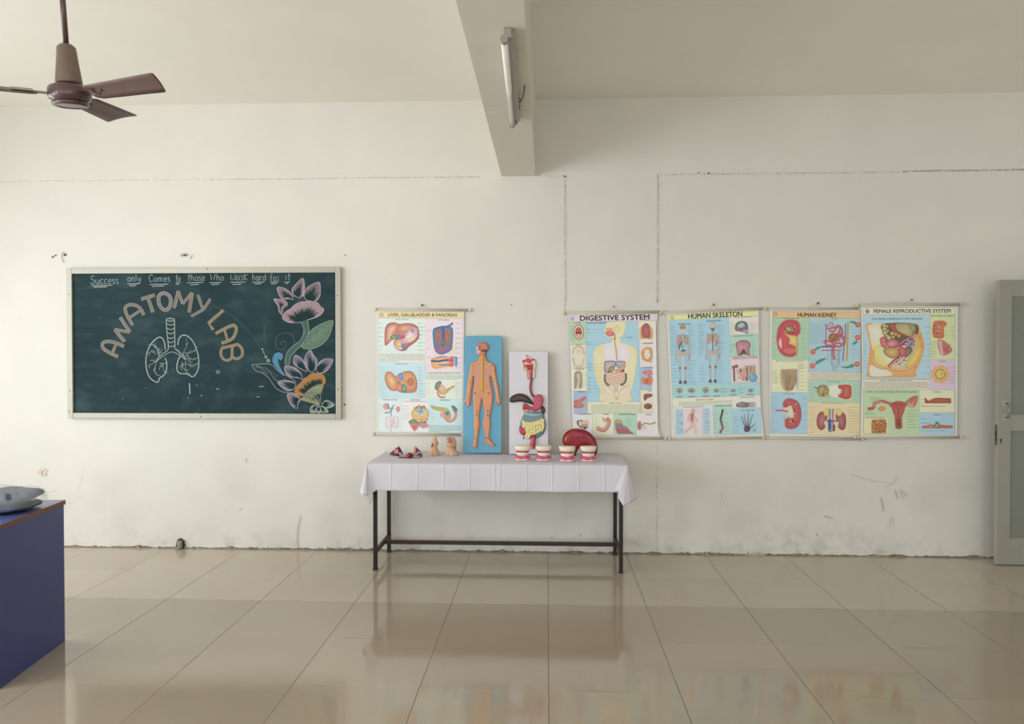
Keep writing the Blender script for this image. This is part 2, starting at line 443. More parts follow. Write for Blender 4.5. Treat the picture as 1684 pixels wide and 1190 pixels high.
# floor tiles 0.6 m
def floor_material():
    m = mat('polished_floor_tiles', 'b5a692', 0.09, spec=0.8); g = G(m)
    u = g.m('DIVIDE', g.m('SUBTRACT', g.X, 0.0086), 0.6); v = g.m('DIVIDE', g.m('ADD', g.Y, 0.6176), -0.6)
    def line(t, wd):
        f = g.m('ABSOLUTE', g.m('SUBTRACT', g.m('FRACT', g.m('ADD', t, 0.5)), 0.5)); return g.m('LESS_THAN', f, wd)
    fu, fv = g.m('FLOOR', u), g.m('FLOOR', v)
    cb = g.nt.nodes.new('ShaderNodeCombineXYZ'); g.put(fu, cb.inputs[0]); g.put(fv, cb.inputs[1])
    wn = g.nt.nodes.new('ShaderNodeTexWhiteNoise'); g.nt.links.new(cb.outputs[0], wn.inputs['Vector'])
    c = g.mix(wn.outputs['Value'], lin('bdb19f'), lin('b6aa98'))
    c = g.mix(g.m('GREATER_THAN', v, 1.0), c, g.mix(wn.outputs['Value'], lin('aa9e8b'), lin('a49886')))
    c = g.mix(g.m('MULTIPLY', g.rng(g.noise(2.5, 4), .3, .7), .25), c, lin('a89a86'))
    dash = g.rng(g.noise(3.2, 3), 0.50, 0.62)
    ln = g.m('MAXIMUM', line(u, 0.0034), g.m('MULTIPLY', line(v, 0.0034), dash))
    c = g.mix(g.m('MULTIPLY', ln, 0.7), c, lin('4c4035'))
    g.nt.links.new(c, g.b.inputs['Base Color'])
    g.nt.links.new(g.m('ADD', g.m('MULTIPLY', ln, 0.5), g.rng(g.noise(5, 4), .3, .8, 0.06, 0.13)), g.b.inputs['Roughness'])
    bp = g.nt.nodes.new('ShaderNodeBump'); bp.inputs['Strength'].default_value = 0.03; bp.inputs['Distance'].default_value = 0.01
    g.nt.links.new(g.noise(3, 2), bp.inputs['Height']); g.nt.links.new(bp.outputs['Normal'], g.b.inputs['Normal'])
    return m
tag(MB().box(LEFT_X-.2, REAR_Y-.2, -0.15, RIGHT_X+.2, 0.2, 0).obj('floor', floor_material()), kind='structure')

# plaster joints, rubbing marks and holes drawn into the back wall
M_MARK = inkmat('wall_mark_ink', 0.85)
ja = Art(0, 0, 1, 0.0, step=0.00004)
rj = random.Random(5)
def joint(pts, breaks=0.25, dark='9b9488', light='ebe8e1', ww=1.0, jit=0.8, vertical=False):
    """ragged plaster joint: a pale ridge with broken dark edges"""
    for (xa, ya), (xb, yb) in zip(pts[:-1], pts[1:]):
        L = math.hypot(xb-xa, yb-ya); n = max(2, int(L/2.6)); prev = (xa, ya)
        for i in range(1, n+1):
            t = i/n; j = rj.uniform(-jit, jit)*.6
            q = (xa+(xb-xa)*t+(j if vertical else 0), ya+(yb-ya)*t+(0 if vertical else j))
            if rj.random() > .15+breaks*0.6:
                o = (1.3, 0) if vertical else (0, -1.1)
                ja.stroke([(prev[0]+o[0], prev[1]+o[1]), (q[0]+o[0], q[1]+o[1])], ww*1.25*rj.uniform(.3, 1.2), light); ja.k -= .9
            if rj.random() > breaks:
                ja.stroke([prev, q], ww*rj.uniform(.3, 1.1), dark); ja.k -= .9
            prev = q
    ja.k = math.ceil(ja.k)+1
joint([(0, 299), (30, 298), (110, 296.5), (140, 297), (300, 295), (480, 294), (600, 292), (790, 291)], 0.12, dark='b3aba0', jit=1.0)
joint([(884, 289), (930, 289)], 0.4)
joint([(1086, 288), (1150, 286.5), (1300, 285), (1480, 283)], 0.35, dark='aaa499', light='dcdad4', ww=.9)
joint([(1484, 282), (1540, 281), (1600, 280.5), (1684, 279)], 0.15, dark='8d7f6b', light='cfccc4', ww=1.3)
joint([(929.5, 290), (929, 400), (930, 470), (929, 511)], 0.10, dark='a39c91', jit=.6, vertical=True, ww=1.1)
joint([(1082, 286), (1081.5, 420), (1081, 497)], 0.10, dark='9c958a', jit=.6, vertical=True, ww=1.1)
joint([(929, 812), (930, 898)], 0.65, dark='b5afa5', light='cfcbc4', ww=.6, vertical=True)
joint([(1080, 730), (1079, 905)], 0.6, dark='b0a99e', light='cbc7bf', ww=.7, vertical=True)
for x0, x1, y in ((100, 330, 901.5), (395, 470, 902), (500, 615, 903), (1040, 1250, 910), (1260, 1632, 914.5)):
    n = int((x1-x0)/3.5)
    for i in range(n):
        x = x0+(x1-x0)*i/n; yb = y+(x-x0)*(3.2/300 if x0 > 1000 else .002)
        hgt = rj.uniform(.2, 1)**3*4+.4
        ja.stroke([(x-2, yb-hgt*.6), (x+2, yb-hgt*.6+rj.uniform(-.5, .5))], hgt, rj.choice(['7a7164', '8f8678', '9c9588', 'aea89c']), w2=rj.uniform(.2, 1.2)*hgt); ja.k -= .95
ja.k = math.ceil(ja.k)+1
for i in range(14):   # dribbled whitewash
    x = 1226+i*2.4+rj.uniform(-.6, .6); ja.stroke([(x, 903), (x+.4, 912.5)], rj.uniform(.8, 1.5), 'e4e1da'); ja.k -= .9
ja.k = math.ceil(ja.k)+1
for pts, w_, c in [([(1448, 818), (1451, 828), (1453, 841)], 2.6, '9f9789'), ([(1455, 800), (1470, 793), (1476, 778)], 1.2, 'aaa498'),
                   ([(1398, 778), (1418, 786), (1440, 791), (1462, 793)], 1.2, 'aea99e'), ([(1472, 806), (1476, 820)], 2.5, 'a69c8f'),
                   ([(1480, 804), (1484, 820)], 1.5, '9c9488'), ([(1485, 806), (1490, 818)], 1.3, '9c9488'), ([(1490, 808), (1493, 814)], 1.1, '9c9488'),
                   ([(1464, 851), (1463, 865), (1457, 867)], 1.1, '9a9286'), ([(1469, 850), (1469, 864)], 1.0, '9a9286'),
                   ([(1342, 877), (1345, 882)], 3.0, '7d7468'), ([(1185, 812), (1188, 818)], 2.4, 'b0aca3'), ([(1355, 848), (1370, 852)], 5, 'bab5ab'),
                   ([(128, 806), (134, 785), (138, 770)], .8, 'd6d2c8'), ([(488, 898), (489, 870), (494, 848)], 4.0, 'cfc8bb'), ([(487, 898), (491, 860)], 1.2, 'b3ab9d'),
                   ([(372, 838), (374, 835)], 2.2, 'b6b0a5'), ([(394, 838), (398, 834)], 2.2, 'b6b0a5'),
                   ([(378, 775), (379, 774)], 1.8, '8a8276'), ([(480, 896), (476, 890)], 1.4, 'a9a193')]:
    c = tuple(int(c[k:k+2], 16)/255*.55+.45*v for k, v in ((0, .86), (2, .845), (4, .81)))      # faint rubbing
    ja.stroke(pts, w_*.75, c, w2=w_*.45)
for x, y, rx, ry, c in [(66, 776, 4, 3.5, 'd8ccba'), (71, 772, 5, 1.6, 'dad0c0'), (74, 779, 2.5, 3, 'dad0c0'), (69, 780, 2, 2, 'd8ccba'), (77, 774, 2, 1.5, 'dad0c0'), (403, 756, 2, 3, 'd3d8d8')]:
    ja.ell(x, y, rx, ry, c)
for x, y, r in [(87.5, 422.5, 1.5), (107.5, 419, 2.0), (92, 420, 1.3), (304, 419.5, 1.8), (300, 419.5, 1.0), (308, 419, 1.3), (568, 419.5, 1.1), (567, 665, 1.5), (841, 501, 1.0),
                (929, 290.5, 1.3), (1148, 284.5, 1.1), (1165, 285, 1.4), (1158, 286, .7), (211, 162, .01), (1081, 495, 1.2), (955, 879, 1.0), (907, 883, 1.0), (1190, 286, .8)]:
    ja.ell(x, y, r, r*1.15, '57504a' if r > 1.2 else '7d766c', n=8)
for pts in ([(103, 417), (102, 422), (104, 428), (105.5, 431.5)], [(103, 417), (104, 415), (107, 415.5)], [(300, 416), (298.5, 420), (300, 423)], [(313, 426), (317, 419)], [(306, 416), (309, 419), (306, 422)]):
    ja.stroke(pts, 1.0, '98928a')
ja.obj('wall_marks', M_MARK, WALL)
# broken pipe stub in a hole at the foot of the wall
p0 = onY(297, 901, -0.02)
hole = MB()
hr = Relief([(290, 903), (290, 893), (293, 886), (300, 885), (304, 893), (305, 903)], 0.006, 3, 3)
hr.obj('socket_hole', lambda x, y, h: onY(x, y, 0.0) + Vector((0, -h, 0)), mat('dark_hole', '4b443c', 0.95, noise=.3, nscale=60), WALL)
pipe = thing('pipe_stub', onY(297, 901.5, -0.03), 'broken grey pipe stub in a dark hole at the foot of the wall', 'pipe')
PB = ORG['pipe_stub']
mp = mat('dull_grey_plastic', '8f8d88', 0.5, noise=.2, nscale=80)
MB().lathe([(0.018, 0), (0.020, 0.02), (0.019, 0.055), (0.016, 0.062), (0.011, 0.064), (0.011, 0.03)], (PB.x-.008, -0.026, 0.002), 18).obj('pipe', mp, pipe, smooth=True)
MB().tube([(PB.x+.016, -0.02, 0.001), (PB.x+.014, -0.022, 0.03), (PB.x+.02, -0.015, 0.05), (PB.x+.03, -0.012, 0.07)], 0.0035, 6).obj('wire', mat('dark_wire', '3b3632', .6), pipe, smooth=True)
MB().add(*(lambda V, F: (V, F))([(PB.x-.02, -.004, 0), (PB.x-.035, -.03, 0), (PB.x-.03, -.01, .03), (PB.x-.04, -.004, 0.0)], [(0, 1, 2), (1, 3, 2), (0, 2, 3), (0, 3, 1)])).obj('plaster_lump', mat('loose_plaster', 'dcd6ca', .9), pipe)

# open door leaf at the right, standing just off the wall
DO = thing('door_1', (3.70, -0.185, 0), None, None, kind='structure')
M_DOOR = mat('door_paint', '97968a', 0.5, noise=0.06, nscale=6, bump=0.12, bscale=30)
M_DEDGE = mat('door_edge_paint', 'a9a091', 0.55, noise=0.08, nscale=15)
DX, DY0, DY1 = 3.272, -0.205, -0.165
leaf = MB(); leaf.box(DX, DY0, 0.006, DX+0.09, DY1, 2.075); leaf.box(DX+0.78, DY0, 0.006, DX+0.87, DY1, 2.075)
for z0, z1 in ((0.006, .2), (.98, 1.1), (1.955, 2.075)): leaf.box(DX+.09, DY0, z0, DX+.78, DY1, z1)
lf = leaf.obj('door_leaf', M_DOOR, DO, bevel=0.002)
MB().box(DX+.09, DY0+.012, .2, DX+.78, DY1-.012, .98).box(DX+.09, DY0+.012, 1.1, DX+.78, DY1-.012, 1.955).obj('door_panel', mat('door_panel_paint', '7f8278', 0.5, noise=.05), lf)
MB().box(DX-.0015, DY0+.001, 0.007, DX+.0005, DY1-.001, 2.074).obj('door_edge', M_DEDGE, DO)
lk = MB(); zt, zb = onY(1637, 698, -.19).z, onY(1637, 732, -.19).z
lk.box(DX-.004, -0.197, zb, DX-.001, -0.172, zt)
lkp = lk.obj('lock_plate', mat('worn_lock_metal', '6e655b', .5, .4, noise=.4, nscale=60), DO)
MB().box(DX-.006, -0.192, zb+.07, DX-.003, -0.178, zb+.1).box(DX-.005, -0.191, zb+.03, DX-.003, -0.18, zb+.05).obj('latch', mat('dark_latch', '2b2622', .6), lkp)
kx = onY(1646, 724, DY0)
kh = MB(); kh.lathe([(0.005, 0), (0.005, 0.002)], (0, 0, 0), 12)
kh = MB().box(kx.x-.0035, DY0-.0015, kx.z-.018, kx.x+.0035, DY0+.001, kx.z+.004); kh.ball((kx.x, DY0-.0005, kx.z+.006), .006, .0015, .007, 8)
kh.obj('keyhole', mat('keyhole_black', '16130f', .8), DO)
hx = onY(1651, 664, DY0).x
hp = MB(); 
for yy in (663, 686):
    z = onY(1651, yy, DY0).z; hp.box(hx-.012, DY0-.004, z-.02, hx+.018, DY0+.0005, z+.02)
hh = hp.obj('handle_plate', mat('pale_plate', 'b3b2a9', .4, .1), DO, bevel=.002)
z1, z2 = onY(1651, 663, DY0).z, onY(1651, 686, DY0).z
MB().tube([(hx+.012, DY0-.004, z1), (hx+.016, DY0-.035, z1-.005), (hx+.016, DY0-.04, (z1+z2)/2), (hx+.016, DY0-.035, z2+.005), (hx+.012, DY0-.004, z2)], .006, 10).obj('handle', mat('grey_handle', '8b8a82', .35, .6), DO, smooth=True)
for yy in (660.5, 664, 684, 688):
    for dx in ((-.006,) if yy in (664, 684) else (.003,)): MB().ball((hx+dx, DY0-.004, onY(1651, yy, DY0).z), .0032, .001, .0034, 6).obj('screw', bpy.data.materials.get('screw_black') or mat('screw_black', '1c1815', .6), hh)

# ================================================================== CEILING FAN
M_FAN = mat('brown_fan_enamel', '4f3534', 0.32, noise=.05, nscale=8, coat=.3)
M_FAN2 = mat('brown_fan_blade', '604741', 0.45, noise=.05, nscale=5)
ZB, FS = 2.73, .86
fc = onZ(113, 161, ZB+.045)
FX, FY = fc.x+.008, fc.y-.083
fan = thing('ceiling_fan', (FX, FY, CEIL_Z), 'brown three-bladed ceiling fan hanging from the ceiling at upper left', 'fan')
hub = MB().lathe([(q*FS, z) for q, z in [(.070, .012), (.084, .016), (.090, .024), (.104, .030), (.110, .044), (.110, .074), (.103, .088), (.082, .098), (.05, .104), (.0, .104)]], (FX, FY, ZB), 48).obj('motor_housing', M_FAN, fan, smooth=True)
MB().lathe([(q*FS, z) for q, z in [(0.004, 0.004), (.045, .002), (.070, .004), (.082, .0), (.092, .006), (.093, .018), (.086, .022)]], (FX, FY, ZB), 48).obj('bottom_plate', M_FAN, fan, smooth=True)
MB().lathe([(q*FS, z) for q, z in [(.03, .285), (.048, .27), (.056, .20), (.068, .112), (.066, .105), (.03, .105)]][::-1], (FX, FY, ZB), 32).obj('lower_canopy', mat('fan_canopy_enamel', '6f5d50', .4), fan, smooth=True)
MB().tube([(FX, FY, ZB+.28), (FX, FY, CEIL_Z-.08)], .013, 14).obj('downrod', M_FAN, fan, smooth=True)
MB().lathe([(.03, -.10), (.055, -.075), (.062, -.02), (.06, -.001), (.02, -.001)], (FX, FY, CEIL_Z), 28).obj('upper_canopy', mat('fan_upper_canopy_enamel', '8a6f63', .4), fan, smooth=True)
ang0, RB = math.radians(97), .605
for i in range(3):
    a = ang0 - 2*math.pi/3*i
    R = Matrix.Translation((FX, FY, ZB+.048)) @ Matrix.Rotation(a, 4, 'Z') @ Matrix.Rotation(math.radians(-20), 4, 'X')
    prof = [(.135, .030), (.145, .045), (.17, .056), (.3, .061), (.45, .066), (RB-.012, .071), (RB, .066)]
    V = []; Fq = []
    for x, hw in prof:
        x2 = x
        for t in (-1, -.5, 0, .5, 1):
            V.append(R @ Vector((x2 - (.035*t if x > RB-.05 else 0), hw*t, .006*(1-t*t)+.0012)))
    n = len(prof)
    for i2 in range(n-1):
        for k in range(4): Fq.append((i2*5+k, i2*5+k+1, (i2+1)*5+k+1, (i2+1)*5+k))
    bl = build('fan_blade', V, Fq, M_FAN2, fan, smooth=True)
    so = bl.modifiers.new('thickness', 'SOLIDIFY'); so.thickness = .0022
    br = MB()
    br.box(.075, -.022, .003, .17, .022, .008, R); br.box(.15, -.032, .010, .235, .032, .013, R)
    b2 = br.obj('blade_bracket', M_FAN, bl, bevel=.001)
    for x, y in ((.185, -.018), (.185, .018), (.222, 0)):
        MB().ball(R @ Vector((x, y, .003)), .006, .006, .005, 8).obj('screw', M_FAN, b2, smooth=True)

fan.rotation_euler = (math.radians(6.5), 0, 0)      # hangs slightly askew

# ================================================================== TUBE LIGHT UNDER THE BEAM
te = onZ(842.5, 206, 2.862); td = onZ(836, 138, 2.862)
dirv = (td-te).normalized(); L = 1.24
tl = thing('tube_light', (te.x, te.y, 2.907), 'white fluorescent tube light in a batten fixed under the ceiling beam', 'light')
def tloc(s_, dx, z): return te + dirv*s_ + Vector((-dirv.y*dx, dirv.x*dx, 0)) + Vector((0, 0, z-te.z))
M_TW = mat('white_batten', 'd8d6cd', .45)
V = []
for s_ in (0.02, L-.02):
    for dx, z in ((.006, 2.875), (.044, 2.875), (.044, 2.907), (.006, 2.907)): V.append(tloc(s_, dx, z))
MB().add(V, [(0, 1, 2, 3), (7, 6, 5, 4), (0, 4, 5, 1), (1, 5, 6, 2), (2, 6, 7, 3), (3, 7, 4, 0)]).obj('batten', mat('grey_batten', 'a9a49a', .5), tl, bevel=.003)
MB().tube([tloc(.012, 0, 2.862), tloc(L-.012, 0, 2.862)], .0145, 18).obj('glass_tube', mat('tube_glass', 'f1efe6', .15, coat=.5), tl, smooth=True)
for s0, s1 in ((-.006, .03), (L-.03, L+.006)):
    e = MB().tube([tloc(s0, 0, 2.862), tloc(s0+.004, 0, 2.862), tloc(s1, 0, 2.862)], [.012, .0165, .0165], 16)
    q0, q1 = tloc(s0+.004, .0, 2.87), tloc(s1, .03, 2.905)
    e.box(min(q0.x, q1.x), min(q0.y, q1.y), 2.866, max(q0.x, q1.x), max(q0.y, q1.y), 2.905)
    e.obj('tube_holder', mat('tube_holder_grey', '99948a', .5), tl, smooth=False)
a_ = tloc(.22, .045, 2.89)
MB().tube(spline([a_, a_+Vector((.004, -.06, -.008)), a_+Vector((.0, -.13, -.01)), a_+Vector((.025, -.22, -.012)), a_+Vector((.04, -.33, .02))]), .0028, 6).obj('wire', mat('brown_wire', '5d4031', .6), tl, smooth=True)
MB().tube(spline([a_+Vector((-.01, -.09, .0)), a_+Vector((.012, -.14, -.005)), a_+Vector((-.008, -.24, .0))]), .0022, 6).obj('wire', mat('black_wire', '38302a', .6), tl, smooth=True)

# ================================================================== BLACKBOARD
def board_mat():
    m = mat('green_chalkboard', '2f4645', 0.75, spec=0.2); g = G(m)
    c = g.mix(g.rng(g.noise(1.2, 4), .35, .65), lin('20343a'), lin('243d42'))
    c = g.mix(g.m('MULTIPLY', g.rng(g.noise(2.6, 6, stretch=(1, 1, 2.2)), .5, .75), .22), c, lin('567072'))
    c = g.mix(g.m('MULTIPLY', g.rng(g.noise(14, 5, stretch=(.4, 1, 1)), .5, .8), .14), c, lin('6f8685'))
    g.nt.links.new(c, g.b.inputs['Base Color']); return m
q = [onY(109.5, 441, -.032), onY(560.5, 438.8, -.032), onY(561, 688, -.032), onY(111, 688.8, -.032)]
BX0, BX1 = (q[0].x+q[3].x)/2, (q[1].x+q[2].x)/2; BZ1, BZ0 = (q[0].z+q[1].z)/2, (q[2].z+q[3].z)/2
bb = thing('blackboard', ((BX0+BX1)/2, -0.016, BZ0), 'framed green blackboard with chalk lettering, lungs and flowers on the left wall', 'blackboard')
FW = .043
M_FR = mat('cream_aluminium', 'adab9d', 0.38, .25, noise=.05, nscale=4)
MB().box(BX0+.02, -.018, BZ0+.02, BX1-.02, -.001, BZ1-.02).obj('writing_surface', board_mat(), bb)
for nm, b in (('side_rail', (BX0, BZ0, BX0+FW, BZ1)), ('side_rail', (BX1-FW, BZ0, BX1, BZ1)), ('top_rail', (BX0+FW, BZ1-FW, BX1-FW, BZ1)), ('bottom_rail', (BX0+FW, BZ0, BX1-FW, BZ0+FW))):
    x0, z0, x1, z1 = b; w_ = .006
    mb = MB().box(x0, -.034, z0, x1, -.001, z1)
    r_ = mb.obj(nm, M_FR, bb, bevel=.003)
for px, py in ((113.5, 484), (114.5, 642), (113.5, 676), (341, 442), (555, 485.5), (556.5, 640), (330, 684.5)):
    p = onY(px, py, -.034); MB().ball(p, .005, .002, .005, 8).obj('screw', mat('screw_dark', '4a4741', .5) if 'screw_dark' not in bpy.data.materials else bpy.data.materials['screw_dark'], bb, smooth=True)
M_CHALK = inkmat('chalk', 0.95, chalk='2e4748', spec=.1)
def chart(ox, oy, sc=4.408): return Art(ox, oy, sc, -.0181, step=0.000012)
CW = 'cfd6d2'
# --- line of handwriting along the top (strokes in photo pixels)
A = Art(0, 0, 1, -.0181, step=0.000012)
HAND = {  # single-stroke letters in a 1 x 1 box (y down, baseline 1, x-height .4)
 'S': (.62, [[(.55,.12),(.35,0),(.1,.15),(.2,.4),(.5,.6),(.5,.85),(.3,1),(.02,.88)]]), 'u': (.5, [[(.02,.42),(.05,.85),(.2,1),(.38,.85),(.4,.42)],[(.4,.6),(.43,1)]]),
 'c': (.42, [[(.36,.5),(.2,.4),(.03,.6),(.06,.9),(.22,1),(.38,.9)]]), 'e': (.42, [[(.04,.7),(.36,.66),(.3,.45),(.14,.42),(.03,.65),(.08,.93),(.22,1),(.38,.9)]]),
 's': (.36, [[(.3,.45),(.14,.4),(.05,.52),(.16,.68),(.3,.8),(.26,.96),(.03,.97)]]), 'o': (.46, [[(.22,.42),(.04,.6),(.06,.9),(.22,1),(.38,.88),(.4,.58),(.22,.42)]]),
 'n': (.5, [[(.04,.42),(.05,1)],[(.05,.6),(.2,.42),(.36,.5),(.4,1)]]), 'l': (.18, [[(.06,0),(.06,1)]]), 'y': (.5, [[(.03,.42),(.08,.75),(.22,.85),(.38,.7)],[(.4,.42),(.38,1.1),(.2,1.3),(.05,1.15)]]),
 'C': (.62, [[(.52,.2),(.35,.02),(.1,.15),(.02,.55),(.12,.9),(.35,1),(.55,.85)]]), 'm': (.74, [[(.04,.42),(.05,1)],[(.05,.6),(.18,.42),(.3,.52),(.32,1)],[(.32,.6),(.45,.42),(.58,.5),(.62,1)]]),
 't': (.36, [[(.18,.05),(.16,.9),(.28,1)],[(.02,.38),(.34,.36)]]), 'h': (.5, [[(.05,0),(.05,1)],[(.05,.62),(.2,.44),(.36,.52),(.4,1)]]),
 'W': (.8, [[(.02,.1),(.14,.95),(.34,.45),(.5,.95),(.7,.05)]]), 'w': (.7, [[(.04,.2),(.06,.95),(.34,.95),(.34,.5),(.36,.95),(.62,.95),(.64,.2)]]), 'r': (.38, [[(.04,.42),(.05,1)],[(.05,.62),(.18,.44),(.34,.46)]]),
 'z': (.42, [[(.03,.42),(.34,.42),(.2,.68),(.36,.8),(.3,1),(.05,.98)]]), 'K': (.55, [[(.05,.1),(.05,1)],[(.45,.15),(.06,.58),(.48,1)]]), 'a': (.46, [[(.36,.46),(.18,.4),(.03,.62),(.08,.95),(.24,.98),(.36,.8)],[(.37,.42),(.38,1)]]),
 'd': (.48, [[(.36,.5),(.18,.42),(.03,.64),(.08,.95),(.24,.98),(.38,.82)],[(.4,0),(.4,1)]]), 'f': (.4, [[(.38,.08),(.22,0),(.12,.2),(.12,1.1)],[(.0,.48),(.3,.46)]]), 'i': (.2, [[(.08,.42),(.08,1)],[(.08,.15),(.09,.2)]]),
}
for word, x0, x1, yb in [('Success', 148, 195, 466.5), ('only', 209.5, 232, 462.5), ('Comes', 245, 280, 463), ('to', 289, 297, 462), ('those', 308.5, 337, 461.5),
                         ('Who', 346, 368, 461), ('wozK', 379, 408, 460.5), ('hand' if False else 'hard', 415, 437.5, 461), ('foz', 444.5, 459, 461.5), ('it', 469, 478, 460)]:
    tw = sum(HAND[c][0] for c in word)+.08*(len(word)-1); sx = (x1-x0)/tw; H_ = 11.5 if word != 'Success' else 13
    x = x0
    for c in word:
        wd, st = HAND[c]
        for s_ in st:
            pts = [(x+a*sx, yb-H_*(1-b)) for a, b in s_]
            A.stroke(spline(pts, False, 4) if len(pts) > 2 and c not in 'Wwz' else pts, .95, 'a9b9b6')
        x += (wd+.08)*sx
for x0, x1, y, x2, x3, y2 in [(150, 185, 469, 154, 176, 471.8), (209, 229, 466.5, 213, 224, 469.6), (246, 277, 467.2, 250, 270, 470.2), (289, 297, 464.5, 289, 294.5, 467.3), (308, 334, 464.5, 313, 327, 467.8),
                              (345, 364, 464.5, 348, 360, 467.5), (379, 404, 463.8, 382, 397, 467.3), (415, 435, 463.8, 419, 430, 466.6), (445, 458, 463.6, 446, 455, 466.4), (467, 477, 463.5, 470, 474, 465.8)]:
    A.stroke([(x0, y+.3), (x1, y-.2)], 1.1, 'c3c7c6'); A.stroke([(x2, y2+.3), (x3, y2-.4)], 1.2, 'c9c3c4')
A.obj('chalk_handwriting', M_CHALK, bb)
# --- block letters ANATOMY LAB on an arc: thick strokes with pale edges (crop coordinates)
A = chart(100, 430)
def bl_(pts, w_=23, fill='8d8478', edge='c3b5a6', smooth=0, A_=None):
    A_ = A_ or A; p = spline(pts, False, smooth) if smooth else pts
    A_.stroke(p, w_, edge); A_.stroke(p, w_*.70, '6e6f68'); A_.stroke(p, w_*.46, fill)
bl_([(415, 690), (345, 655), (305, 625), (305, 590), (345, 578), (400, 590), (458, 615)], smooth=5); bl_([(398, 605), (370, 670)], 20)
bl_([(430, 402), (500, 510)], 24); bl_([(500, 512), (388, 490)], 20); bl_([(390, 490), (462, 580)], 24)
bl_([(522, 462), (478, 385), (468, 335), (500, 312), (550, 320), (580, 345), (602, 388)], smooth=5); bl_([(500, 405), (572, 358)], 19)
bl_([(582, 272), (682, 242)], 24); bl_([(632, 262), (668, 368)], 24)
op = [(745, 228), (712, 250), (712, 305), (740, 345), (775, 345), (797, 300), (788, 250)]
o_ = spline(op, True, 6)
A.stroke(o_, 26, 'c3b5a6', closed=True); A.stroke(o_, 18, '6e6f68', closed=True); A.stroke(o_, 12, '8f8790', closed=True)
bl_([(822, 338), (852, 212)], 22); bl_([(852, 212), (882, 305)], 20); bl_([(882, 308), (952, 225)], 20); bl_([(952, 225), (930, 370)], 24)
B = chart(330, 430)
A.obj('chalk_lettering', M_CHALK, bb)
bl_([(-20, 240), (12, 335)], 20, A_=B); bl_([(70, 270), (35, 325), (12, 350), (-70, 397)], 20, A_=B, smooth=4)
Y2 = 'c7b294'; YF = 'a58f6c'
bl_([(165, 352), (58, 445), (92, 495)], 22, YF, Y2, A_=B)
bl_([(108, 522), (190, 478), (240, 462), (258, 490), (240, 545), (205, 572), (150, 592)], 22, YF, Y2, smooth=5, A_=B); bl_([(172, 492), (195, 572)], 17, YF, Y2, A_=B)
bl_([(150, 628), (275, 598)], 20, YF, Y2, A_=B); bl_([(150, 630), (148, 680), (180, 715), (222, 700), (228, 640), (232, 612)], 19, YF, Y2, smooth=5, A_=B); bl_([(228, 688), (262, 705), (300, 680), (298, 630), (270, 600)], 19, YF, Y2, smooth=5, A_=B)
B.obj('chalk_lettering', M_CHALK, bb)
# --- lungs
A = chart(100, 430); C1 = 'b9c4bb'
A.stroke([(763, 425), (770, 520), (778, 600), (776, 640), (735, 670), (700, 705), (688, 740)], 5, C1, smooth=5)
A.stroke([(824, 420), (826, 520), (828, 600), (828, 630), (870, 665), (905, 705)], 5, C1, smooth=5)
A.ell(794, 421, 31, 11, '4a6461', line=C1, lw=5)
for y in (455, 487, 518, 552, 582, 612): A.stroke([(766+(y-425)*.07, y-4), (797, y+5), (825, y-5)], 5, C1, smooth=4)
A.stroke([(695, 722), (740, 685), (800, 655), (850, 672), (905, 712)], 4, C1, smooth=5)
A.stroke([(758, 640), (752, 590), (735, 555), (705, 550), (660, 590), (630, 645), (617, 710), (622, 780), (645, 840), (690, 873), (708, 868), (715, 845), (745, 825), (765, 790), (768, 730), (755, 700)], 7, C1, smooth=5)
A.stroke([(848, 605), (856, 560), (880, 535), (915, 538), (955, 575), (985, 640), (1000, 710), (995, 780), (970, 825), (950, 833), (915, 815), (860, 808), (842, 780), (845, 735), (860, 690)], 7, C1, smooth=5)
rb = random.Random(11)
def branch(x, y, a, L, d):
    pts = [(x, y)]; 
    for i in range(3): 
        a += rb.uniform(-.4, .4); x += math.cos(a)*L/3; y += math.sin(a)*L/3; pts.append((x, y))
    A.stroke(pts, 4.2, 'a9b5ad', w2=2.2)
    if d > 0:
        branch(pts[1][0], pts[1][1], a+.8, L*.55, d-1); branch(x, y, a-.6, L*.5, d-1)
for x, y, a, L in [(716, 690, -2.0, 90), (716, 690, -1.4, 110), (700, 720, 3.0, 70), (690, 745, 1.7, 85), (735, 730, 1.6, 80), (715, 735, .1, 55), (690, 670, -2.6, 60),
                   (890, 690, -1.9, 110), (895, 690, -.9, 100), (905, 705, 0, 75), (905, 715, 1.2, 95), (880, 725, 1.7, 75), (915, 740, .4, 70), (865, 700, -1.7, 60)]:
    branch(x, y, a, L*.72, 2)
A.stroke([(933, 880), (937, 960)], 5, 'e8ecea')
for x, y, r in ((923, 985, 3), (985, 893, 3), (1020, 972, 3), (1003, 1072, 2), (450, 995, 2.5), (618, 915, 2.5), (980, 1098, 4), (620, 1108, 3)): A.ell(x, y, r, r*1.3, 'cfd8d5', n=7)
A.obj('chalk_lungs', M_CHALK, bb)
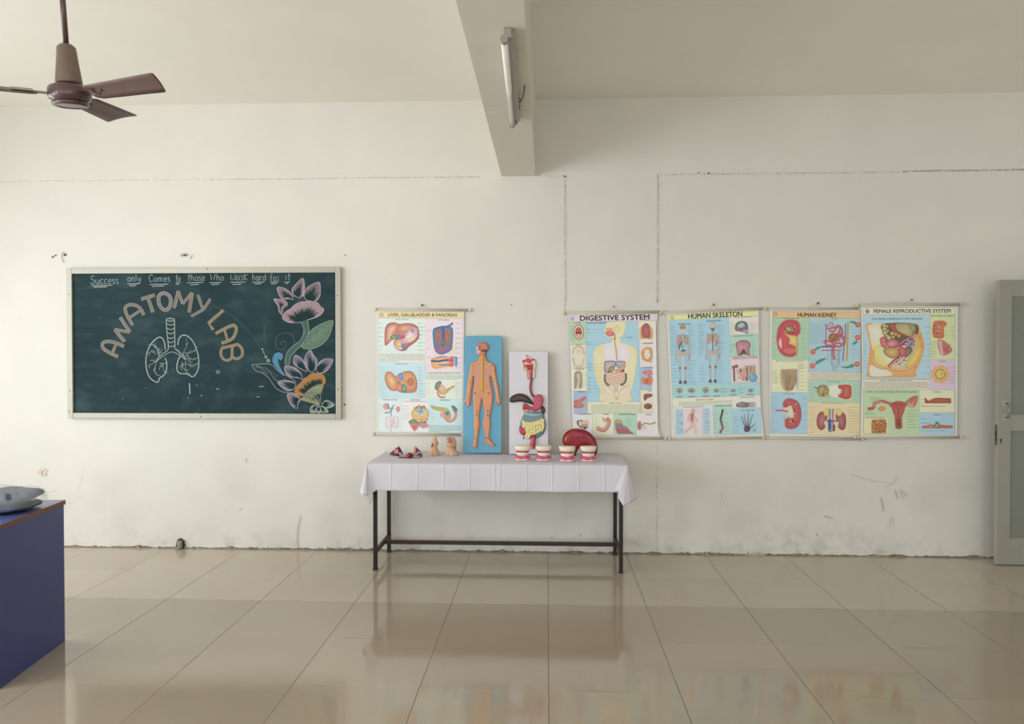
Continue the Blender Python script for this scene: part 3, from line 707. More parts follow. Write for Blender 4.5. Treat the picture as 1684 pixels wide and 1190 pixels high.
# --- flowers
A = chart(330, 430); PK = 'b59aa3'; PL = 'd5c3ca'; DK = '25393a'
def petal(pts, edge=PL, hatch=PK, base=DK, tip=None, n=16):
    q = spline(pts, True, 6); A.poly(q, base); 
    cx = sum(p[0] for p in pts)/len(pts); cy = sum(p[1] for p in pts)/len(pts); tx, ty = tip or pts[0]
    bx_, by_ = 2*cx-tx, 2*cy-ty; r = random.Random(int(cx))
    L = len(q)
    for i in range(0, L, 1):
        x, y = q[i]; d = math.hypot(x-bx_, y-by_); k = r.uniform(.25, .5)*(1 if math.hypot(x-tx, y-ty) < math.hypot(tx-bx_, ty-by_)*.85 else .25)
        A.stroke([(x, y), (x+(bx_-x)*k, y+(by_-y)*k)], 5.0, hatch, w2=.8); A.k -= .9
    A.k = math.ceil(A.k)+1
    A.stroke(q, 3.2, edge, closed=True)
petal([(530, 272), (575, 275), (610, 285), (628, 305), (600, 318), (588, 340), (590, 385), (568, 360), (560, 320)], tip=(540, 275))
petal([(556, 187), (610, 195), (655, 230), (668, 275), (630, 262), (590, 270), (565, 235)])
petal([(740, 120), (752, 160), (752, 200), (738, 245), (715, 262), (672, 238), (662, 200), (690, 165)])
petal([(858, 150), (868, 200), (862, 255), (825, 292), (780, 285), (745, 250), (755, 210), (800, 170)])
def fan_shape(pts, col, edge, cen, base=DK, k=(.3, .55)):
    q = spline(pts, True, 6); A.poly(q, base); r = random.Random(4)
    for (x, y) in q:
        if y > cen[1]-6 and abs(x-cen[0]) < 95: continue
        kk = r.uniform(*k); A.stroke([(x, y), (x+(cen[0]-x)*kk, y+(cen[1]-y)*kk)], 8, col, w2=1); A.k -= .9
    A.k = math.ceil(A.k)+1; A.stroke(q, 3, edge, closed=True)
fan_shape([(593, 395), (620, 360), (650, 342), (675, 318), (700, 302), (725, 292), (755, 290), (790, 284), (820, 292), (850, 300), (868, 325), (893, 345), (882, 372), (850, 398), (800, 415), (740, 435), (690, 443), (640, 440), (600, 420)], PK, PL, (745, 432))
A.poly(spline([(728, 440), (745, 475), (745, 520), (720, 570), (670, 610), (632, 650), (614, 700), (612, 745), (642, 748), (655, 690), (690, 645), (740, 595), (775, 545), (785, 490), (775, 425)], True, 4), '55716a')
A.stroke([(728, 440), (745, 475), (745, 520), (720, 570), (670, 610), (632, 650), (614, 700), (612, 745)], 4, '9fb0a3', smooth=5); A.stroke([(642, 748), (655, 690), (690, 645), (740, 595), (775, 545), (785, 490), (775, 425)], 4, '9fb0a3', smooth=5)
A.stroke([(690, 600), (730, 560), (760, 500)], 6, '6f8a7d', smooth=4)
A.blob([(955, 425), (950, 480), (925, 550), (870, 605), (800, 632), (730, 618), (765, 560), (800, 500), (870, 455)], '6c8573', '7f967f', 'a9bcae', 4)
A.stroke([(735, 615), (800, 570), (860, 520), (945, 440)], 3, '8ea592', smooth=4)
r5 = random.Random(2)
for _ in range(26):
    t = r5.random(); x = 750+190*t+r5.uniform(-15, 15); y = 600-150*t+r5.uniform(-30, 30)
    if inside((x, y), [(955, 425), (925, 550), (800, 632), (730, 618), (800, 500)]): A.ell(x, y, 9, 5, r5.choice(['5f7a6c', '87a089']), n=6)
A.stroke([(545, 600), (548, 560), (580, 525), (630, 518), (672, 545), (680, 590)], 2.2, '7f9290', smooth=5); A.stroke([(545, 600), (560, 632), (595, 638), (618, 610), (612, 580), (590, 575), (582, 595), (592, 605)], 2.2, '7f9290', smooth=5)
A.blob([(528, 690), (540, 668), (568, 660), (590, 672), (594, 695), (578, 712), (566, 700), (556, 708), (566, 750), (585, 785), (603, 825), (570, 790), (535, 745), (524, 715)], '4f8fb6', '5fa0c8', '8fb8cf', 3)
A.stroke([(447, 632), (452, 650), (462, 668), (472, 690)], 3, 'b4bcae')
for x, y, r in ((447, 633, 6), (456, 655, 4), (473, 690, 9), (490, 717, 12)): A.ell(x, y, r, r, '9a9a86', n=10, line='c4c8ba', lw=2)
A.stroke([(370, 747), (430, 742), (500, 742), (535, 765), (570, 800), (630, 830), (680, 862), (690, 875)], 3.5, 'b4beb9', smooth=5)
A.stroke([(370, 747), (400, 790), (450, 808), (490, 840), (520, 880), (550, 920), (600, 945), (640, 948)], 3.5, 'b4beb9', smooth=5)
A.stroke([(395, 752), (440, 768), (480, 775), (510, 810), (535, 850), (570, 870)], 2.5, '96a39d', smooth=5)
for i in range(90):
    t = r5.random(); x = 400+220*t; y = 752+135*t+r5.uniform(-1, 1)*(8+35*t); 
    if y > 742+(x-400)*.33: A.ell(x, y, 2, 2, 'a9b5ae', n=5); A.k -= .9
A.k = math.ceil(A.k)+1
LV = 'a79cae'; LL = 'cbc3cf'
petal([(610, 757), (660, 760), (700, 780), (728, 812), (735, 850), (700, 838), (650, 835), (615, 805)], LL, LV)
petal([(685, 678), (730, 700), (760, 745), (770, 795), (735, 780), (690, 755), (672, 725)], LL, LV, tip=(685, 680))
petal([(793, 640), (820, 680), (845, 715), (835, 760), (815, 800), (785, 790), (760, 740), (757, 690)], LL, LV)
petal([(957, 708), (945, 750), (915, 790), (880, 808), (845, 800), (840, 765), (865, 725), (905, 705)], LL, LV)
petal([(560, 875), (600, 860), (650, 865), (688, 885), (672, 925), (630, 935), (590, 912)], LL, LV, tip=(565, 878))
petal([(628, 965), (660, 950), (700, 970), (722, 995), (705, 1020), (700, 1062), (665, 1048), (640, 1010)], LL, PK, tip=(632, 968))
fan_shape([(682, 940), (700, 900), (725, 880), (745, 850), (775, 835), (800, 815), (830, 808), (860, 812), (885, 820), (903, 850), (895, 885), (850, 890), (790, 925), (740, 968), (700, 962)], 'c08a4c', 'd3a76d', (840, 960), k=(.22, .42))
A.stroke([(690, 940), (735, 885), (800, 850), (870, 835)], 18, 'b98a55', smooth=4)
A.poly(spline([(725, 1000), (760, 960), (800, 920), (850, 892), (890, 905), (902, 960), (890, 1010), (860, 1040), (800, 1042), (745, 1025)], True, 5), '2d4341')
for i in range(34):
    t = i/33; x = 725+165*t; y = 1000-105*math.sin(t*1.9); A.stroke([(x, y), (x+(850-x)*.5, y+(1040-y)*.45)], 4.5, 'aab090', w2=1.5); A.k -= .9
for i in range(26):
    t = i/25; A.stroke([(725+130*t, 1002+38*t), (740+100*t, 980+20*t)], 4, 'b9bb8c', w2=1); A.k -= .9
A.k = math.ceil(A.k)+1
for dx in (-18, 0, 22, 42): A.stroke([(800+dx*1.6, 965), (845+dx*.6, 1000), (852+dx*.2, 1045)], 2.5, 'c6c9bb', smooth=4)
GW = 'a7b3a0'
petal([(970, 1035), (945, 1055), (905, 1062), (880, 1050), (890, 1020), (920, 1005)], 'cfd5c6', GW)
petal([(795, 1090), (800, 1055), (825, 1040), (850, 1055), (845, 1085), (820, 1095)], 'cfd5c6', GW)
petal([(925, 1090), (905, 1060), (880, 1048), (860, 1062), (870, 1090)], 'cfd5c6', GW)
petal([(850, 1095), (835, 1070), (855, 1050), (872, 1070), (865, 1095)], 'cfd5c6', GW)
A.obj('chalk_flower', M_CHALK, bb)
# --- old smears
A = chart(330, 430)
for pts, w_ in [([(70, 300), (200, 370), (300, 450), (390, 560), (440, 640)], 5), ([(100, 330), (230, 400), (330, 500)], 3), ([(465, 460), (462, 520), (475, 590)], 9), ([(470, 440), (520, 430)], 4)]:
    A.stroke(pts, w_, '425c5a', smooth=5)
for x, y, rx, ry in ((125, 800, 16, 14), (123, 922, 14, 8), (6, 970, 6, 5), (416, 980, 14, 4), (440, 905, 20, 5)): A.ell(x, y, rx, ry, '68817e' if ry > 6 else '8fa3a0', n=12)
A.stroke([(112, 785), (118, 808), (128, 812), (136, 800), (132, 785)], 3, '8fa39e', smooth=4)
A.obj('chalk_smear', M_CHALK, bb)

# ================================================================== WALL CHARTS
M_PRINT = inkmat('printed_ink', 0.38, spec=0.45)
M_PAPER = mat('chart_paper', 'f0ede4', 0.45)
M_ROD = mat('cream_plastic_rod', 'c9c2b2', 0.35)
M_CAP = mat('rod_end_cap', 'd9ceb9', 0.3)
LN = '5a6468'
def make_chart(label, org, sc, paper, rod_top, rod_bot, rect, quad, draw, nail, dy=0.0, cord=True):
    """paper: outline in view coordinates; rods: ((x0,y0),(x1,y1)) in view coordinates"""
    ox, oy = org; Yp = -0.013-dy
    P = lambda x, y, Y: onY(ox+x/sc, oy+y/sc, Y)
    base = P((paper[0][0]+paper[1][0])/2, max(p[1] for p in paper), Yp)
    t = thing('wall_chart', base, label, 'chart', 'anatomy charts on the back wall')
    ol = [(x, y) for x, y in paper]; n = len(ol)
    V = [P(x, y, Yp) for x, y in ol]+[P(x, y, Yp+.0008) for x, y in ol]
    Fq = [list(range(n))[::-1], list(range(n, 2*n))]+[[i, (i+1) % n, n+(i+1) % n, n+i] for i in range(n)]
    sheet = build('paper_sheet', V, Fq, M_PAPER, t)
    A = Art(ox, oy, sc, Yp-.0002, step=0.000014, warp=bilin(rect, quad), gain=1.2, grey=0.13)
    draw(A, rect); A.obj('printed_artwork', M_PRINT, sheet)
    for nm, (a, b), rr in (('top_rod', rod_top, .0105), ('bottom_rod', rod_bot, .0105)):
        pa, pb = P(*a, -.012-dy), P(*b, -.012-dy); d = (pb-pa).normalized()
        pa.y = pb.y = -.012-dy
        rd = MB().tube([pa, pb], rr, 14).obj(nm, M_ROD, t, smooth=True)
        for e, s_ in ((pa, -1), (pb, 1)):
            MB().tube([e-d*s_*.012, e+d*s_*.006, e+d*s_*.010], [.0135, .0135, .009], 14).obj('end_cap', M_CAP, rd, smooth=True)
    if nail and cord:
        nl = onY(nail[0], nail[1]+1.2, -.008)
        (ax, ay), (bx_, by_) = rod_top
        cs = MB(); m0 = (ax+bx_)/2, (ay+by_)/2
        for s_ in (-1, 1):
            e = P(m0[0]+s_*70, m0[1], -.014-dy); cs.tube([nl, e], .0011, 6)
        cs.obj('hanging_cord', bpy.data.materials.get('chart_cord') or mat('chart_cord', 'c9c4b8', .8), t)
    return t
def frame_title(A, R, bar_c, title, ty, tx, bold=.03, tcol='2a2420', ring='556077', ty1=None):
    x0, y0, x1, y1 = R
    A.rect(x0, y0, x1, y1, 'e9ece4', LN, 3)
    A.rect(x0, y0, x1, ty1, bar_c, '6b665c', 2.5)
    A.text(title, tx[0], ty[0], tx[1], ty[1], tcol, bold)

def draw_liver(A, R):
    frame_title(A, R, 'efcf96', 'LIVER, GALLBLADDER & PANCREAS', (122, 152), (192, 752), .03, '4a3b3a', ty1=162)
    A.ell(137, 136, 14, 14, 'efcf96', line='5d5a70', lw=3.5); A.ell(137, 136, 6, 6, 'd8c0a0', line='5d5a70', lw=2)
    A.rect(112, 163, 495, 520, 'd3e3dc'); A.rect(495, 163, 797, 600, 'ecd2dc', '9aa0a0', 1.5)
    A.rect(112, 455, 495, 523, 'e2e9d8'); A.rect(112, 523, 492, 820, 'bedbe8', '8fa6ad', 1.5)
    A.rect(497, 600, 797, 820, 'd9e6d4', '9aa0a0', 1.5)
    A.rect(112, 820, 302, 1092, 'd3e4e6', '9fb0b4', 1.5); A.rect(302, 820, 522, 1092, 'f0e2e6', '9fb0b4', 1.5); A.rect(522, 820, 797, 1092, 'c3dfe8', '8fa6ad', 1.5)
    for t, a, b, c, d in (('LIVER (Anterior)', 250, 168, 355, 179), ('LIVER LOBULE', 595, 170, 690, 180), ('LIVER (Visceral)', 252, 531, 350, 542), ('GALLBLADDER AND BILIARY DUCT SYSTEM', 510, 604, 780, 615),
                          ('PASSAGE OF BILE', 145, 824, 268, 835), ('PANCREAS', 375, 824, 450, 834), ('(EXOCRINE AND ENDOCRINE PARTS)', 320, 838, 505, 847), ('PANCREAS', 615, 824, 695, 835)):
        A.text(t, a, b, c, d, '4b5358', .02)
    A.fine(116, 452, 490, 518, 6, '6f7a70'); A.fine(502, 622, 790, 662, 4, '7b857a'); A.fine(526, 1032, 790, 1090, 5, '5d7580')
    A.leads(116, 175, 190, 440, 7, None, '7f9297'); A.leads(430, 490, 190, 440, 8, None, '7f9297', tw=.8); A.leads(505, 560, 230, 590, 5, None, '9a8a90'); A.leads(740, 790, 185, 590, 10, None, '9a8a90', tw=.8)
    A.leads(116, 490, 555, 810, 15, None, '93aebb', tw=.16); A.leads(435, 488, 555, 810, 12, None, '86a3b2', tw=.8)
    for y in (600, 630, 665, 700, 735, 770, 790): A.stroke([(150, y), (180, y)], 1.2, '93aebb'); A.stroke([(420, y), (440, y)], 1.2, '93aebb')
    A.leads(502, 560, 680, 805, 6, None, 'a6b3a2'); A.leads(735, 790, 680, 805, 6, None, 'a6b3a2', tw=.8); A.leads(530, 600, 860, 1020, 7, None, '8fb0be'); A.leads(755, 790, 850, 1020, 9, None, '8fb0be', tw=.8)
    A.leads(306, 370, 870, 990, 6, None, 'b4a8b0', tw=.8); A.leads(116, 160, 850, 960, 6, None, '9fb4ba'); 
    # liver, front
    A.blob([(168, 384), (164, 300), (170, 240), (195, 208), (240, 200), (275, 212), (290, 212), (350, 206), (400, 215), (430, 240), (442, 290), (435, 330), (400, 365), (360, 392), (330, 425), (290, 428), (255, 410), (238, 375), (245, 345), (262, 322), (215, 345)], 'a9535a', 'd9a08e', '9a4a55', 4)
    A.blob([(170, 378), (168, 300), (175, 245), (200, 214), (245, 207), (272, 220), (262, 265), (240, 300), (262, 322), (210, 350)], 'b8625d', 'e3b897')
    A.blob([(262, 262), (270, 228), (300, 215), (370, 212), (415, 232), (380, 262), (320, 285), (275, 285)], 'b86a5e', 'dcaa8a')
    A.blob([(300, 330), (330, 300), (352, 262), (390, 238), (425, 245), (432, 290), (415, 330), (370, 362), (320, 370), (298, 352)], 'c98da0', 'f1dfe0')
    A.blob([(330, 345), (370, 330), (405, 305), (425, 300), (410, 335), (365, 362)], 'd2b598', 'e3d8b0')
    A.blob([(370, 250), (395, 250), (405, 270), (390, 285), (372, 268)], 'a98aa8'); A.blob([(276, 318), (300, 305), (322, 296), (326, 325), (300, 332)], 'c0506a')
    A.blob([(205, 318), (225, 302), (260, 308), (275, 318), (245, 330), (210, 330)], '3f6b4c', '9cb88a'); A.blob([(262, 300), (285, 298), (295, 315), (280, 328), (265, 320)], '6f7f95')
    A.blob([(252, 352), (275, 340), (300, 358), (318, 395), (300, 420), (262, 412), (245, 385)], 'e6b7bd'); A.blob([(256, 368), (270, 352), (292, 362), (302, 385), (288, 400), (265, 395)], 'd9a82e', 'f0d860', 'a05a4a', 3)
    A.blob([(300, 372), (318, 378), (328, 405), (318, 425), (304, 415)], '5f7fae')
    # lobule
    A.blob([(556, 262), (585, 240), (640, 228), (690, 232), (714, 250), (716, 300), (712, 380), (700, 425), (625, 458), (575, 430), (560, 360)], '4f7f9c', '6d6f8a', '35608a', 4)
    A.stroke([(570, 252), (620, 236), (660, 234), (705, 215), (712, 200)], 14, '2f68ad', smooth=4); A.stroke([(700, 212), (716, 196)], 6, 'c8464a')
    A.poly([(580, 262), (625, 262), (625, 350), (600, 372), (580, 370)], 'a8685a'); A.poly([(652, 255), (694, 250), (694, 360), (655, 352)], 'b5664f')
    A.specks(580, 262, 694, 368, 110, ['7f4a40', 'c98a6a', '8a6a50', 'b04a44'], 2.5, 5); A.poly([(630, 245), (648, 245), (650, 345), (632, 345)], '2c5ea6')
    A.blob([(566, 395), (620, 400), (700, 380), (698, 420), (626, 455), (575, 428)], '7a6a96', 'a0607e'); A.specks(572, 390, 700, 440, 50, ['6a70a8', 'b04a60', '8a86b0'], 3, 6)
    A.ell(636, 381, 26, 14, '8a7a58', '5f4f38')
    A.stroke([(735, 362), (742, 390), (720, 425), (690, 462)], 12, 'e6d878', smooth=4)
    A.blob([(540, 500), (575, 480), (625, 470), (680, 478), (722, 488), (720, 555), (660, 560), (600, 575), (560, 572), (542, 545)], 'e09a55', 'e8c080')
    A.stroke([(540, 510), (600, 515), (660, 505), (720, 510)], 16, '3c4f92', smooth=4); A.stroke([(600, 540), (640, 545), (680, 540)], 12, '5d86b8', smooth=4); A.stroke([(590, 488), (640, 475), (670, 484)], 9, '6a96b8', smooth=4)
    A.blob([(685, 495), (722, 490), (722, 520), (690, 520)], 'c8506a'); A.blob([(680, 535), (722, 525), (722, 555), (690, 555)], 'd86a50'); A.poly([(735, 478), (752, 478), (752, 556), (735, 556)], '3f86c4'); A.stroke([(695, 480), (735, 480)], 6, '2c4a80')
    # liver, visceral
    A.blob([(165, 660), (175, 610), (200, 600), (225, 615), (245, 638), (290, 615), (330, 598), (380, 600), (412, 640), (424, 700), (415, 755), (380, 768), (300, 768), (255, 750), (240, 755), (195, 735)], 'c07a4f', 'dba072', '9a5a3f', 4)
    A.blob([(170, 650), (182, 615), (200, 606), (225, 625), (250, 665), (262, 700), (250, 748), (205, 730)], 'c88654', 'e8bb86')
    A.blob([(300, 615), (360, 605), (405, 640), (415, 700), (390, 745), (350, 730), (320, 680)], 'c8885a', 'e0a880'); A.blob([(345, 665), (385, 650), (400, 690), (380, 715), (350, 700)], 'b06a4a', 'c07a52')
    A.blob([(250, 640), (278, 632), (288, 665), (268, 680), (252, 668)], 'd0806a'); A.blob([(272, 620), (300, 612), (314, 650), (300, 672), (280, 645)], '3f7fc0', '78a8d8')
    A.blob([(262, 700), (300, 700), (305, 740), (290, 762), (262, 748)], 'cf7066', 'e0907a'); A.blob([(300, 710), (318, 700), (338, 725), (340, 760), (320, 772), (302, 752)], '2f7a62', '7fc0a0'); A.ell(275, 686, 20, 9, '8a7f88')
    # gallbladder/pancreas
    A.stroke([(596, 745), (598, 790), (625, 808), (655, 806)], 14, 'd07a66', smooth=5); A.blob([(570, 730), (578, 695), (608, 674), (625, 690), (610, 715), (595, 745), (578, 745)], '5f7770', '8a9a92')
    A.blob([(612, 778), (600, 740), (625, 718), (660, 740), (700, 722), (728, 710), (728, 725), (690, 748), (650, 785)], 'b5a04a', 'd8c070'); A.blob([(600, 735), (625, 705), (655, 735), (640, 765), (615, 760)], 'dc9a84', 'ecc0a8')
    # bottom row
    A.ell(172, 882, 24, 26, 'd3a2a4', 'c58a90', line='8a7a80'); A.stroke([(185, 858), (200, 905)], 10, '5f8a8a'); A.ell(270, 905, 15, 22, 'd8907e', line='b06a60'); A.stroke([(175, 940), (205, 925), (230, 890)], 7, '6f8f8c', smooth=3); A.stroke([(215, 960), (212, 905), (240, 870)], 6, '8a7aa8', smooth=3); A.stroke([(155, 935), (185, 928)], 8, 'c98a80')
    for pts in ([(175, 970), (175, 1045), (200, 1050)], [(175, 970), (262, 968), (265, 1040), (245, 1055), (212, 1040), (212, 1085)], [(195, 985), (245, 990), (200, 1005), (250, 1012), (200, 1028), (245, 1035)]): A.stroke(pts, 9, 'e3a8bb', smooth=4); A.stroke(pts, 3, 'f4dde4', smooth=4)
    A.ell(450, 945, 70, 68, 'd6b070', 'e6cc90', line='9a7a50'); A.specks(385, 885, 515, 1005, 70, ['b08038', 'e8cf8a', 'a04a3a', '7a6a30'], 3, 6); A.ell(455, 922, 34, 24, 'a9c6d2', '5f84a0'); A.specks(425, 870, 500, 900, 16, ['8a3a4a', 'b05060', '4a5a90'], 4, 7)
    A.blob([(358, 1005), (400, 985), (440, 1010), (500, 1005), (490, 1030), (430, 1040), (375, 1028)], '5f6f60', '8a9a80'); A.blob([(365, 1022), (440, 1035), (430, 1060), (405, 1085), (385, 1060)], 'd98a84', 'b05a5a'); A.blob([(440, 1020), (500, 1020), (520, 1045), (470, 1060)], 'c98a90', None)
    A.stroke([(655, 910), (650, 960), (680, 1000), (720, 990), (740, 950), (722, 905)], 22, 'd8706a', smooth=5); A.stroke([(655, 915), (652, 960), (680, 996), (718, 986), (735, 950), (722, 910)], 9, 'eba090', smooth=5)
    A.blob([(540, 875), (580, 885), (640, 890), (685, 910), (700, 960), (690, 985), (665, 975), (650, 930), (590, 915), (550, 900)], 'a89f4e', 'c6bc70'); A.blob([(705, 878), (730, 880), (752, 905), (745, 925), (722, 912)], '2f6f5a', '5a9a80'); A.ell(672, 938, 16, 18, '4f7f9a'); A.ell(628, 950, 16, 22, 'dba0a8')

def draw_digest(A, R):
    W_ = A.warp
    frame_title(A, R, 'ddccd6', 'DIGESTIVE SYSTEM', (98, 140), (175, 765), .06, '1f1a20', ty1=150)
    A.stroke([W_(172, 142), W_(768, 142)], 1, 'ddccd6')
    A.ell(110, 124, 15, 15, 'c8c8d4', '7f90a0', line='5f6a78', lw=3)
    A.poly([(84, 155), (228, 152), (232, 340), (100, 342)], 'aed0ae'); A.poly([(100, 342), (232, 340), (234, 540), (108, 545)], 'ded3bd'); A.poly([(108, 545), (234, 540), (236, 738), (118, 740)], 'e3e4bd'); A.poly([(118, 740), (236, 738), (238, 930), (122, 935)], 'a5b8da')
    A.poly([(228, 150), (668, 146), (680, 470), (688, 830), (240, 830), (232, 500)], 'a3cde0')
    A.poly([(670, 146), (815, 140), (800, 330), (678, 332)], 'e6dfc4'); A.poly([(678, 332), (800, 330), (790, 535), (682, 538)], 'e0d6e0'); A.poly([(682, 538), (790, 535), (788, 728), (688, 730)], 'a8c0e0'); A.poly([(688, 730), (788, 728), (800, 832), (690, 832)], 'e6dcc2'); A.poly([(690, 832), (800, 832), (808, 925), (690, 925)], 'e2d4b8')
    A.poly([(240, 830), (688, 830), (690, 925), (242, 928)], 'e8ebc4'); A.poly([(122, 932), (282, 930), (284, 1108), (118, 1108)], 'e6dde6'); A.poly([(282, 930), (465, 928), (462, 1112), (284, 1108)], 'e2e2c6'); A.poly([(465, 928), (655, 925), (655, 1115), (462, 1112)], 'b2d6bc'); A.poly([(655, 925), (810, 925), (838, 1120), (655, 1115)], 'e4dce6')
    for q in ([(228, 150), (236, 735), (240, 930)], [(672, 146), (684, 560), (690, 925)], [(84, 342), (232, 340)], [(108, 545), (234, 540)], [(118, 740), (236, 738)], [(120, 932), (810, 924)], [(240, 830), (690, 830)], [(678, 332), (800, 330)], [(682, 538), (790, 535)], [(688, 730), (788, 728)], [(282, 930), (284, 1108)], [(465, 928), (462, 1112)], [(655, 925), (655, 1115)]): A.stroke(q, 2.2, '6a8290')
    for t, a, b, c, d, col in (('THE ORGANS OF DIGESTION', 230, 155, 398, 167, '20303c'), ('THE MOUTH', 125, 152, 178, 161, '4a5a50'), ('THE TEETH', 130, 343, 180, 351, '6a6458'), ('LONGITUDINAL SECTION', 118, 543, 205, 550, '6a6448'), ('OF A MOLAR TOOTH', 128, 552, 192, 559, '6a6448'), ('DUODENUM', 135, 741, 195, 750, '4a5670'),
                               ('TONGUE', 722, 138, 760, 146, '5a5448'), ('LARGE INTESTINE', 708, 334, 786, 343, '5a5060'), ('SMALL INTESTINE', 705, 537, 785, 546, '405070'), ('LIVER', 738, 733, 765, 741, '6a6048'), ('Digestive Function', 408, 835, 512, 845, '404838'),
                               ('THE SALIVARY GLANDS', 135, 931, 245, 940, '5a5060'), ('STOMACH', 350, 928, 398, 938, '5a5848'), ('LAYERS OF THE STOMACH', 485, 928, 625, 938, '40584c'), ('PANCREAS', 715, 928, 765, 937, '5a5060')):
        A.text(t, a, b, c, d, col, .03)
    A.fine(248, 848, 684, 922, 7, '8f9a78')
    for y in (215, 245, 328, 345): A.stroke([(262, y), (395, y-1)], 1.5, '6f98a8'); A.stroke([(240, y), (258, y)], 4, '4f7080')
    # body
    A.poly(spline([(400, 160), (470, 150), (555, 150), (560, 210), (540, 260), (515, 290), (530, 325), (600, 350), (650, 380), (660, 440), (655, 520), (640, 620), (620, 700), (600, 760), (600, 826), (360, 826), (352, 740), (320, 660), (295, 560), (288, 460), (298, 390), (350, 345), (410, 335), (450, 318), (452, 290), (415, 280), (390, 265), (398, 240), (380, 220), (398, 200)], True, 4), 'ead8a6', 'eddcb8')
    A.blob([(390, 340), (430, 330), (470, 345), (478, 470), (465, 490), (395, 480), (372, 440)], 'e3d3dc', 'ece2e8'); A.blob([(505, 345), (550, 345), (590, 400), (600, 470), (545, 485), (500, 480)], 'e3d3dc', 'ece0e4')
    A.blob([(300, 400), (345, 360), (375, 400), (360, 520), (350, 640), (310, 580)], 'ebcf98', 'f0e0b4'); A.blob([(600, 370), (645, 400), (650, 500), (625, 640), (590, 600), (600, 480)], 'ecd8a0', 'f2e6bc')
    A.blob([(370, 640), (480, 620), (600, 640), (590, 815), (500, 820), (380, 815)], 'ead2aa', 'f2dfc8')
    A.blob([(395, 235), (430, 225), (462, 245), (455, 270), (420, 275), (400, 262)], 'd0605a', 'e08a70'); A.blob([(400, 205), (440, 200), (460, 222), (430, 228), (398, 222)], 'dfa08c')
    A.ell(490, 210, 20, 26, 'ecd394', line='b89a60', lw=2.5); A.stroke([(455, 235), (472, 270), (470, 320)], 9, '9a4a5a', smooth=4, w2=6); A.stroke([(462, 280), (476, 340), (486, 400), (490, 478)], 6, 'b88a68', smooth=4); A.stroke([(470, 320), (488, 478)], 2, '8a6048')
    A.blob([(384, 500), (400, 486), (470, 486), (478, 515), (450, 560), (395, 582), (383, 560)], 'a99aa4', 'c9bcc6', '4a3a44', 5); A.blob([(480, 488), (555, 488), (550, 515), (520, 540), (488, 530)], '9a96a4', 'b8b6c2', '5a4a50', 4)
    A.blob([(410, 560), (430, 530), (465, 525), (470, 555), (440, 580)], '8a8070', 'a89a86'); A.blob([(475, 560), (520, 535), (556, 505), (560, 540), (520, 580), (480, 582)], 'c98a68', 'd9a888')
    A.stroke([(415, 575), (450, 588), (500, 590), (552, 560)], 17, '4f5048', smooth=4)
    for i in range(10): A.stroke([(425+i*13, 578), (428+i*13, 596)], 3, '9a9a84')
    A.poly(spline([(395, 590), (560, 580), (560, 660), (520, 690), (430, 690), (395, 660)], True, 4), 'd9a890')
    for k in range(5): A.stroke([(402, 603+k*20), (440, 598+k*20), (470, 610+k*20), (510, 598+k*20), (552, 606+k*20)], 12, 'f0c8b4', smooth=4); A.stroke([(402, 612+k*20), (440, 608+k*20), (470, 619+k*20), (510, 607+k*20), (552, 615+k*20)], 3, 'a8685a', smooth=4)
    A.stroke([(388, 595), (386, 640), (400, 675), (425, 690)], 17, '5c5a50', smooth=4); A.stroke([(565, 590), (566, 640), (550, 672), (520, 690)], 17, '5c5a50', smooth=4)
    for x, y in ((386, 615), (386, 632), (392, 652), (402, 668), (414, 682), (566, 610), (566, 630), (562, 648), (553, 664), (540, 676)): A.ell(x, y, 5, 3, 'b0aa94', n=6)
    A.stroke([(490, 690), (480, 715), (482, 745)], 18, 'dcc8b0'); A.stroke([(470, 700), (472, 745), (494, 745), (494, 700)], 3, '5a4a44'); A.stroke([(395, 690), (430, 715), (462, 740), (470, 790), (500, 795), (505, 750), (540, 715), (590, 690)], 4, 'b8867a', smooth=4); A.stroke([(486, 795), (486, 818)], 3, 'a06a60')
    for y in (508, 535, 556, 628, 660, 692, 720, 746): A.stroke([(245, y), (268, y)], 4, '54788a'); A.stroke([(272, y), (400, y)], 1.3, '8a9a94')
    A.stroke([(570, 283), (620, 283)], 5, '54788a'); A.stroke([(495, 283), (568, 283)], 1.3, '8a9a94')
    A.ell(163, 238, 43, 65, 'b85a48', 'c87a5a'); A.ell(163, 238, 36, 56, 'efe6d2'); A.ell(163, 240, 29, 47, 'a5503e', 'c86a48'); A.poly([(136, 240), (163, 232), (190, 240), (180, 255), (145, 255)], '6a2c28'); A.ell(163, 266, 22, 16, 'd8907e', 'e0a898'); A.leads(90, 120, 180, 320, 8, None, '6f9a7a', tw=.9)
    A.stroke([(112, 420), (118, 380), (160, 360), (200, 380), (210, 430)], 9, 'aab0a8', smooth=4); A.stroke([(112, 450), (125, 510), (160, 532), (195, 510), (210, 450)], 9, 'b4bab0', smooth=4); A.ell(160, 400, 22, 16, 'e0cfa8', 'd8b890')
    A.blob([(130, 585), (185, 580), (190, 700), (165, 712), (155, 640), (145, 705), (128, 712)], '9a8a80', 'b5a498'); A.blob([(150, 600), (172, 598), (170, 690), (158, 650)], 'd8b8a8'); A.leads(196, 232, 580, 715, 7, None, 'a8aa84', tw=.8)
    A.blob([(125, 820), (160, 810), (215, 785), (222, 800), (190, 830), (130, 845)], 'c06050', 'd08070'); A.blob([(125, 855), (180, 845), (225, 855), (190, 880), (128, 880)], 'b85a4a', 'd08a70'); A.poly([(204, 845), (220, 840), (220, 870), (204, 872)], 'e8a848')
